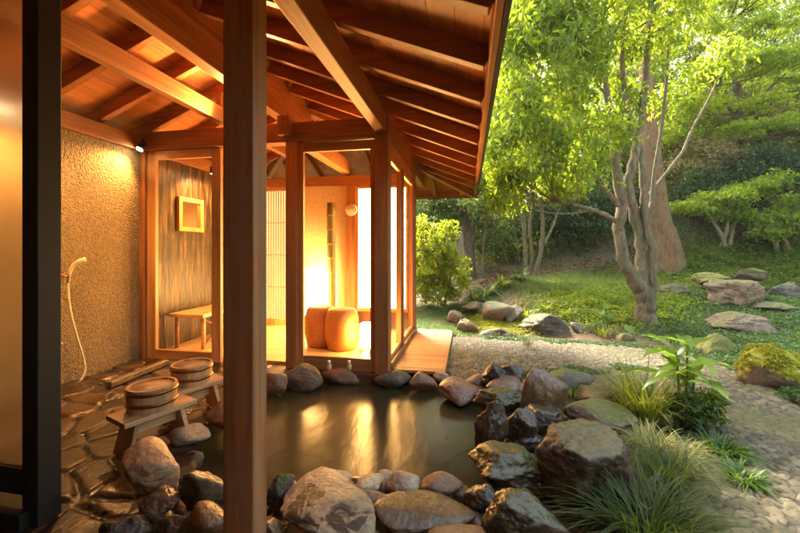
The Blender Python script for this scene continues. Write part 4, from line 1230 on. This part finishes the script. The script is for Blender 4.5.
def tuft(name, label, pos, n, r, L, W, bend, mat, seed, cat='grass', group=None, lean=.15, seg=6):
    rg = np.random.default_rng(seed)
    a = rg.uniform(0, 2 * math.pi, n); q = np.sqrt(rg.random(n)) * r
    B = np.stack([pos[0] + np.cos(a) * q, pos[1] + np.sin(a) * q, np.zeros(n)], 1)
    B[:, 2] = pos[2] - .01
    az = a + rg.normal(size=n) * .6
    V, Fc = blades(B, az, L * rg.uniform(.5, 1.15, n), W * rg.uniform(.6, 1.3, n), np.clip(bend * rg.uniform(.3, 1.5, n), 0, 1.3), rg, seg, lean)
    o = place(name, arrays_mesh(name, V, Fc), mat, None, pos)
    tag(o, label, cat, group)
    return o
GG = 'grass clumps beside the path'
def gp(px, py, z=None):
    p = on_z(px, py, -.05)
    return p
p = on_z(648, 528, 0); p[2] = -.04
tuft('grass_clump', 'large dark green arching grass clump at the bottom edge', p, 800, .14, .33, .007, .8, grass_dark, 1, group=GG)
tuft('grass_clump', 'dark green grass clump behind the bottom one against the huge boulder', on_z(668, 478, -.03), 380, .10, .28, .005, .8, grass_dark, 2, group=GG)
tuft('grass_clump', 'pale straw yellow tuft above the dark green clump', on_z(650, 445, -.02), 300, .09, .17, .006, .95, grass_pale, 3, group=GG)
tuft('grass_clump', 'second straw yellow tuft right behind the flat grey rock', on_z(676, 452, -.03), 200, .10, .17, .006, .95, grass_pale, 13, group=GG)
tuft('grass_clump', 'tall lime grass with long upright blades left of the broad leaved plant', on_z(645, 416, -.03), 190, .10, .46, .012, .5, grass_lime, 4, group=GG)
tuft('grass_clump', 'loose lime tuft leaning over the flat grey rock', on_z(622, 405, -.03), 90, .08, .42, .009, .7, grass_lime, 5, group=GG)
tuft('grass_clump', 'low bright green clump on the bare soil at the path edge', on_z(742, 480, -.05), 170, .055, .13, .011, .8, grass_green, 6, group=GG)
tuft('grass_clump', 'low bright green clump nearer the broad leaved plant', on_z(722, 452, -.05), 230, .08, .15, .011, .75, grass_green, 7, group=GG)
tuft('grass_clump', 'small dry tuft beside the low brown rock', on_z(574, 395, -.02), 60, .05, .16, .004, .6, grass_lime, 8, group=GG)
tuft('grass_clump', 'wispy dark tuft at the foot of the large jagged rock', on_z(527, 345, -.03), 60, .06, .2, .006, .7, grass_dark, 9, group=GG)
# broad leaved plant
def blade_leaf(m, b, az, L, W, el, droop, seg=9):
    b = np.asarray(b, float); h = np.array([math.cos(az), math.sin(az), 0]); s = np.array([-math.sin(az), math.cos(az), 0]); up = np.array([0, 0, 1.0])
    vs = []; fs = []
    for i in range(seg + 1):
        t = i / seg
        c = b + L * (h * (math.cos(el) * t) + up * (math.sin(el) * t - droop * t * t))
        w = W * .5 * math.sin(math.pi * min(1, .06 + .94 * t)) ** .8 * (1 - .25 * t)
        rip = .006 * math.sin(t * 19)
        vs += [c - s * w + up * (w * .35 + rip), c, c + s * w + up * (w * .35 - rip)]
    for i in range(seg):
        a = i * 3
        fs += [(a, a + 1, a + 4, a + 3), (a + 1, a + 2, a + 5, a + 4)]
    m.add(vs, fs, True)
gb = on_z(684, 425, -.05)
gt = thing('broadleaf_plant', 'upright plant with large lance shaped lime leaves beside the path', 'plant', gb)
rg = np.random.default_rng(9)
ms = MB(); ml = MB()
for k, (px_, top, dl) in enumerate([(676, 352, 0), (687, 345, .03), (694, 368, -.04)]):
    q = on_z(683 + (k - 1) * 5, 424, -.05); d_ = (CAMZ + .05) * F / (424 - HZ)
    e = at(px_, top, d_ + dl)
    ms.tube(smooth_pts([q, (q + e) / 2 + [.01, 0, 0], e], 4), list(np.linspace(.011, .006, 9)), 8)
    nl = (7, 7, 4)[k]
    for j in range(nl):
        t = .45 + .55 * (j + 1) / nl
        pos = q + (e - q) * t
        az = j * 2.5 + k * 1.1 + rg.uniform(-.3, .3)
        blade_leaf(ml, pos, az, rg.uniform(.30, .42) * (1 - .25 * (j == nl - 1)), rg.uniform(.08, .11), rg.uniform(.35, .8), rg.uniform(.35, .6))
ms.build('stalk', simple('stalk_green', (.10, .13, .03), .5), gt)
ml.build('foliage', leaf_ginger, gt)
def bushlet(name, label, c, r, n, size, mat, seed, cat='plant', group='small plants along the path'):
    rg = np.random.default_rng(seed)
    C = blob_centers(n, c, r, rg, .2)
    V, Fc = clumps(C, np.full(n, size * 1.1), 12, rg, size, .45, .2)
    o = place(name, arrays_mesh(name, V, Fc), mat, None, c)
    return tag(o, label, cat, group)
q = on_z(692, 424, -.03)
bushlet('low_shrub', 'dark low shrub around the foot of the broad leaved plant', q + [0, 0, .09], (.13, .12, .10), 60, .05, leaf_deep, 21)
bushlet('low_shrub', 'mid green low shrub right of the broad leaved plant', on_z(712, 418, 0) + [0, 0, .08], (.08, .09, .09), 36, .055, leaf_mid, 22)
# round leaved butterbur
def roundleaf(name, label, pts, d, r, seed, mat):
    rg = np.random.default_rng(seed)
    c0 = at(*pts[0], d); c0[2] = float(ground(c0[0], c0[1]))
    t = thing(name, label, 'plant', c0, 'round leaved plants on the bank')
    ms = MB(); ml = MB()
    for (x, y) in pts:
        c = at(x, y, d + rg.uniform(-.12, .12))
        g = np.array([c[0] + rg.uniform(-.06, .06), c[1] + .05, float(ground(c[0], c[1])) - .01])
        ms.tube([g, (g + c) / 2 + [.01, 0, .01], c], [.006, .005, .004], 6)
        n = 16; tilt = Vector((rg.uniform(-.5, .5), -.75 + rg.uniform(-.2, .2), .8)).normalized()
        a = tilt.cross(Vector((1, 0, 0))).normalized(); b = tilt.cross(a)
        vs = [c]; rr = r * rg.uniform(.75, 1.2)
        for k in range(n):
            th = 2 * math.pi * k / n
            q_ = rr * (1 + .06 * math.sin(5 * th)) * (.6 if k == 0 else 1)
            vs.append(np.array(c) + q_ * (np.array(a) * math.cos(th) + np.array(b) * math.sin(th)) + np.array(tilt) * rr * .16)
        ml.add(vs, [(0, k + 1, (k + 1) % n + 1) for k in range(n)], True)
    ms.build('stalk', grass_green, t); ml.build('foliage', mat, t)
roundleaf('butterbur', 'round leaved plant left of the pale forked tree', [(601, 312), (606, 306), (596, 322), (610, 316), (603, 326)], 5.1, .055, 1, leaf_ginger)
roundleaf('butterbur', 'single round leaf plant at the foot of the pale forked tree', [(629, 329), (634, 333)], 5.0, .065, 2, leaf_ginger)
# strap leaved rosettes
for i, (x, y, d, lab) in enumerate([(487, 300, 7.2, 'strap leaved rosette nearest the pale stone'), (503, 296, 7.5, 'strap leaved rosette in the middle of its row'), (519, 290, 7.9, 'strap leaved rosette nearest the slender trunks'), (475, 304, 7.0, 'strap leaved rosette nearest the yellow shrub')]):
    g = at(x, y, d); g[2] = float(ground(g[0], g[1]))
    tuft('strap_leaf_plant', lab, g, 46, .06, .42, .05, .8, leaf_pale if i % 2 == 0 else leaf_mid, 60 + i, 'plant', 'strap leaved plants under the trees', .25)
for i, (x, y, d) in enumerate([(528, 312, 5.9), (545, 309, 6.0), (566, 312, 5.7), (578, 306, 6.0), (590, 312, 5.6), (606, 302, 6.0), (618, 316, 5.4), (556, 300, 6.5), (575, 296, 6.7), (598, 290, 7.0), (620, 300, 6.1), (634, 308, 5.7), (664, 300, 6.0), (672, 290, 6.4), (652, 262, 8.7), (664, 264, 8.6), (676, 262, 8.6), (688, 258, 8.8), (640, 262, 8.9), (586, 322, 5.3), (603, 336, 5.0), (505, 312, 6.0), (570, 286, 7.3), (640, 288, 6.8)]):
    g = at(x, y, d); g[2] = float(ground(g[0], g[1]))
    tuft('grass_tuft', 'yellow green grass tuft among the bank rocks', g, 90, .09, .26, .010, .75, grass_bank if i % 3 else grass_lime, 300 + i, 'grass', 'grass tufts among the bank rocks', .25)
pt_ = MB(); prof = []
for k in range(9):
    z = .01 + k * .195
    prof += [(.056, z), (.064, z + .006), (.062, z + .02), (.057, z + .04), (.057, z + .18)]
pt_.lathe((-1.86, 4.86, 0), [(0, .009)] + prof + [(0, 1.76)], 24)
tag(pt_.build('bamboo_post', leaf_mat('bamboo_skin', (.17, .16, .045), (.2, .18, .05), (1, 1, 1), .05, .4), None, origin=(-1.86, 4.86, 0)), 'tall olive bamboo post standing against the bright wall of the glass room', 'bamboo post')
# ------------------------------------------------------------------ ground cover
def region_scatter(poly_px, n, seed, avoid_path=True):
    poly = [hit(x, y)[:2] for x, y in poly_px]
    P_ = np.array(poly); rg = np.random.default_rng(seed)
    out = np.zeros((0, 2))
    while len(out) < n:
        q = np.c_[rg.uniform(P_[:, 0].min(), P_[:, 0].max(), n * 2), rg.uniform(P_[:, 1].min(), P_[:, 1].max(), n * 2)]
        m = in_poly(q[:, 0], q[:, 1], poly)
        if avoid_path: m &= path_dist(q[:, 0], q[:, 1]) > 1.03
        if m.sum() == 0: break
        out = np.r_[out, q[m]]
    out = out[:n]
    far_ = np.hypot(out[:, 0], out[:, 1])[:, None]
    j = out + rg.normal(size=out.shape) * .03 * far_
    out = j[path_dist(j[:, 0], j[:, 1]) > 1.02] if avoid_path else j
    return np.c_[out, ground(out[:, 0], out[:, 1])], rg
def patchy(B, rg, sc, thr):
    v = np.array([mnoise.fractal(Vector((x * sc, y * sc, 3)), 1, 2, 3) for x, y in B[:, :2]])
    return B[v > thr - rg.random(len(B)) * .25], None
def cover(name, poly, n, size, mat, seed, h=.05, asp=.6, thr=-9):
    B, rg = region_scatter(poly, n, seed)
    B, _ = patchy(B, rg, 1.7, thr)
    n = len(B)
    hv = np.array([mnoise.noise(Vector((x * 4, y * 4, 1))) for x, y in B[:, :2]]) * .5 + .5
    B[:, 2] += rg.random(n) * h * (.4 + hv)
    A = rg.normal(size=(n, 3)); A[:, 2] = np.abs(A[:, 2]) * .5
    V, Fc = leaf_arrays(B, unit(A), size * rg.uniform(.6, 1.3, n), asp, rg, up=1.2)
    return kind(place(name, arrays_mesh(name, V, Fc), mat), 'stuff')
def grassy(name, poly, n, L, W, mat, seed, thr=-9, bend=.6):
    B, rg = region_scatter(poly, n, seed)
    B, _ = patchy(B, rg, 1.4, thr)
    n = len(B); B[:, 2] -= .015
    V, Fc = blades(B, rg.uniform(0, 6.28, n), L * rg.uniform(.4, 1.3, n), W * rg.uniform(.6, 1.4, n), bend * rg.uniform(.2, 1.5, n), rg, 3, .2)
    return kind(place(name, arrays_mesh(name, V, Fc), mat), 'stuff')
cover('ground_cover', [(655, 335), (668, 305), (700, 290), (760, 275), (830, 270), (840, 420), (790, 402), (735, 376), (700, 356), (660, 340)], 52000, .032, cover_mat, 1)
cover('ground_cover', [(560, 322), (660, 318), (672, 300), (650, 292), (560, 300)], 20000, .04, leaf_bright, 2, .10)
cover('ground_cover', [(720, 378), (735, 388), (760, 400), (820, 425), (840, 400), (800, 385), (745, 368)], 9000, .028, cover_mat, 8, .05)
grassy('bank_grass', [(535, 312), (520, 292), (570, 280), (640, 268), (660, 285), (650, 325), (600, 330), (560, 322)], 26000, .13, .010, grass_bank, 3, -.45)
grassy('slope_grass', [(545, 292), (500, 284), (560, 274), (640, 254), (660, 262), (660, 290), (590, 298)], 24000, .10, .010, grass_green, 4, -.5)
grassy('slope_grass', [(660, 292), (665, 262), (700, 250), (745, 242), (830, 235), (840, 285), (760, 278), (700, 286)], 36000, .11, .010, grass_bank, 5, -.4)
cover('slope_cover', [(670, 284), (680, 262), (705, 252), (745, 244), (830, 238), (840, 280), (760, 276), (705, 282)], 22000, .06, leaf_mid, 9, .12, thr=-.15)
grassy('lawn_grass', [(380, 305), (470, 308), (484, 324), (478, 336), (455, 340), (418, 336), (380, 340)], 34000, .05, .007, grass_green, 6)
cover('leaf_litter', [(480, 290), (540, 283), (640, 262), (700, 252), (830, 240), (840, 228), (640, 240), (480, 272)], 9000, .07, leaf_mat('fallen_leaf', (.09, .04, .015), (.22, .11, .05), (1.2, 1.1, 1), .15, .8), 7, .015)
# moss creeping over the path edges
rg = np.random.default_rng(41)
q = np.c_[rg.uniform(.2, 3.0, 160000), rg.uniform(1.2, 5.6, 160000)]
pq_ = path_dist(q[:, 0], q[:, 1])
nv = np.array([mnoise.fractal(Vector((x * 3, y * 3, 8)), 1, 2, 3) for x, y in q])
m_ = (pq_ > .86 - .22 * nv) & (pq_ < 1.14) & (nv > -.25 + rg.random(len(q)) * .3)
q = q[m_][:26000]
B = np.c_[q, ground_raw(q[:, 0], q[:, 1]) + rg.random(len(q)) * .018]
A = rg.normal(size=B.shape); A[:, 2] = np.abs(A[:, 2]) * .5
V, Fc = leaf_arrays(B, unit(A), .02 * rg.uniform(.6, 1.4, len(B)), .7, rg, up=1.2)
kind(place('edge_moss', arrays_mesh('edge_moss', V, Fc), cover_mat), 'stuff')
# small leaves of moss over the lime capped mound
rg = np.random.default_rng(43)
o_ = LIME[0]; vv = np.array([v.co[:] for v in o_.data.vertices]) + np.array(o_.location); nn = np.array([v.normal[:] for v in o_.data.vertices])
k_ = rg.integers(0, len(vv), 12000); k_ = k_[nn[k_, 2] > .15 + rg.random(len(k_)) * .5]
B = vv[k_] + nn[k_] * .008 + rg.normal(size=(len(k_), 3)) * .012
nv = np.array([mnoise.fractal(Vector(p * 7), 1, 2, 3) for p in B]); B = B[nv > -.12]
A = unit(rg.normal(size=B.shape) + np.array([0, 0, .6]))
V, Fc = leaf_arrays(B, A, .024 * rg.uniform(.5, 1.4, len(B)), .7, rg, up=1.0)
kind(place('mound_moss', arrays_mesh('mound_moss', V, Fc), moss_leaf), 'stuff')
# moss
cover('moss', [(478, 325), (492, 317), (522, 322), (520, 332), (500, 332), (484, 330)], 15000, .022, moss_leaf, 10, .07, .8)
cover('moss', [(520, 345), (560, 342), (600, 345), (600, 349), (560, 348), (520, 349)], 6000, .02, moss_leaf, 11, .04, .8)

hz = MB().box(-14, 24, -6, 23, -3, 22)
hm = bpy.data.materials.new('haze'); hm.use_nodes = True
hn = hm.node_tree; hn.nodes.remove(hn.nodes['Principled BSDF'])
pv_ = hn.nodes.new('ShaderNodeVolumePrincipled'); pv_.inputs['Color'].default_value = (.97, .97, .86, 1); pv_.inputs['Density'].default_value = .001; pv_.inputs['Anisotropy'].default_value = .2
hn.links.new(pv_.outputs[0], hn.nodes['Material Output'].inputs['Volume'])
kind(hz.build('haze', hm), 'stuff')
# ------------------------------------------------------------------ light
w = bpy.data.worlds.new('World'); scene.world = w; w.use_nodes = True
nt = w.node_tree; bg = nt.nodes['Background']
sky = nt.nodes.new('ShaderNodeTexSky'); sky.sky_type = 'NISHITA'; sky.sun_disc = False
SUN = Vector((-.38, .66, .72)).normalized()
sky.sun_elevation = math.asin(SUN.z); sky.sun_rotation = math.atan2(SUN.x, SUN.y)
sky.air_density = 1.2; sky.dust_density = 3.0
nt.links.new(mix(nt, 1.0, sky.outputs[0], (1.0, .92, .74), 'MULTIPLY'), bg.inputs[0]); bg.inputs[1].default_value = .15
sl = bpy.data.lights.new('sun', 'SUN'); sl.energy = 2.1; sl.angle = R(12); sl.color = (1, .94, .82)
so = bpy.data.objects.new('sun', sl); COL.objects.link(so); so.rotation_euler = SUN.to_track_quat('Z', 'Y').to_euler()
so.location = (0, 0, 30)

vs = scene.view_settings
vs.view_transform = 'Standard'; vs.look = 'None'; vs.gamma = 1; vs.exposure = 3.3; vs.use_curve_mapping = False
cy = scene.cycles
cy.use_denoising = True
try: cy.denoiser = 'OPENIMAGEDENOISE'
except Exception: pass
cy.max_bounces = 10; cy.diffuse_bounces = 5; cy.glossy_bounces = 4; cy.transmission_bounces = 6; cy.transparent_max_bounces = 12
cy.sample_clamp_indirect = 6
cy.caustics_reflective = False; cy.caustics_refractive = False
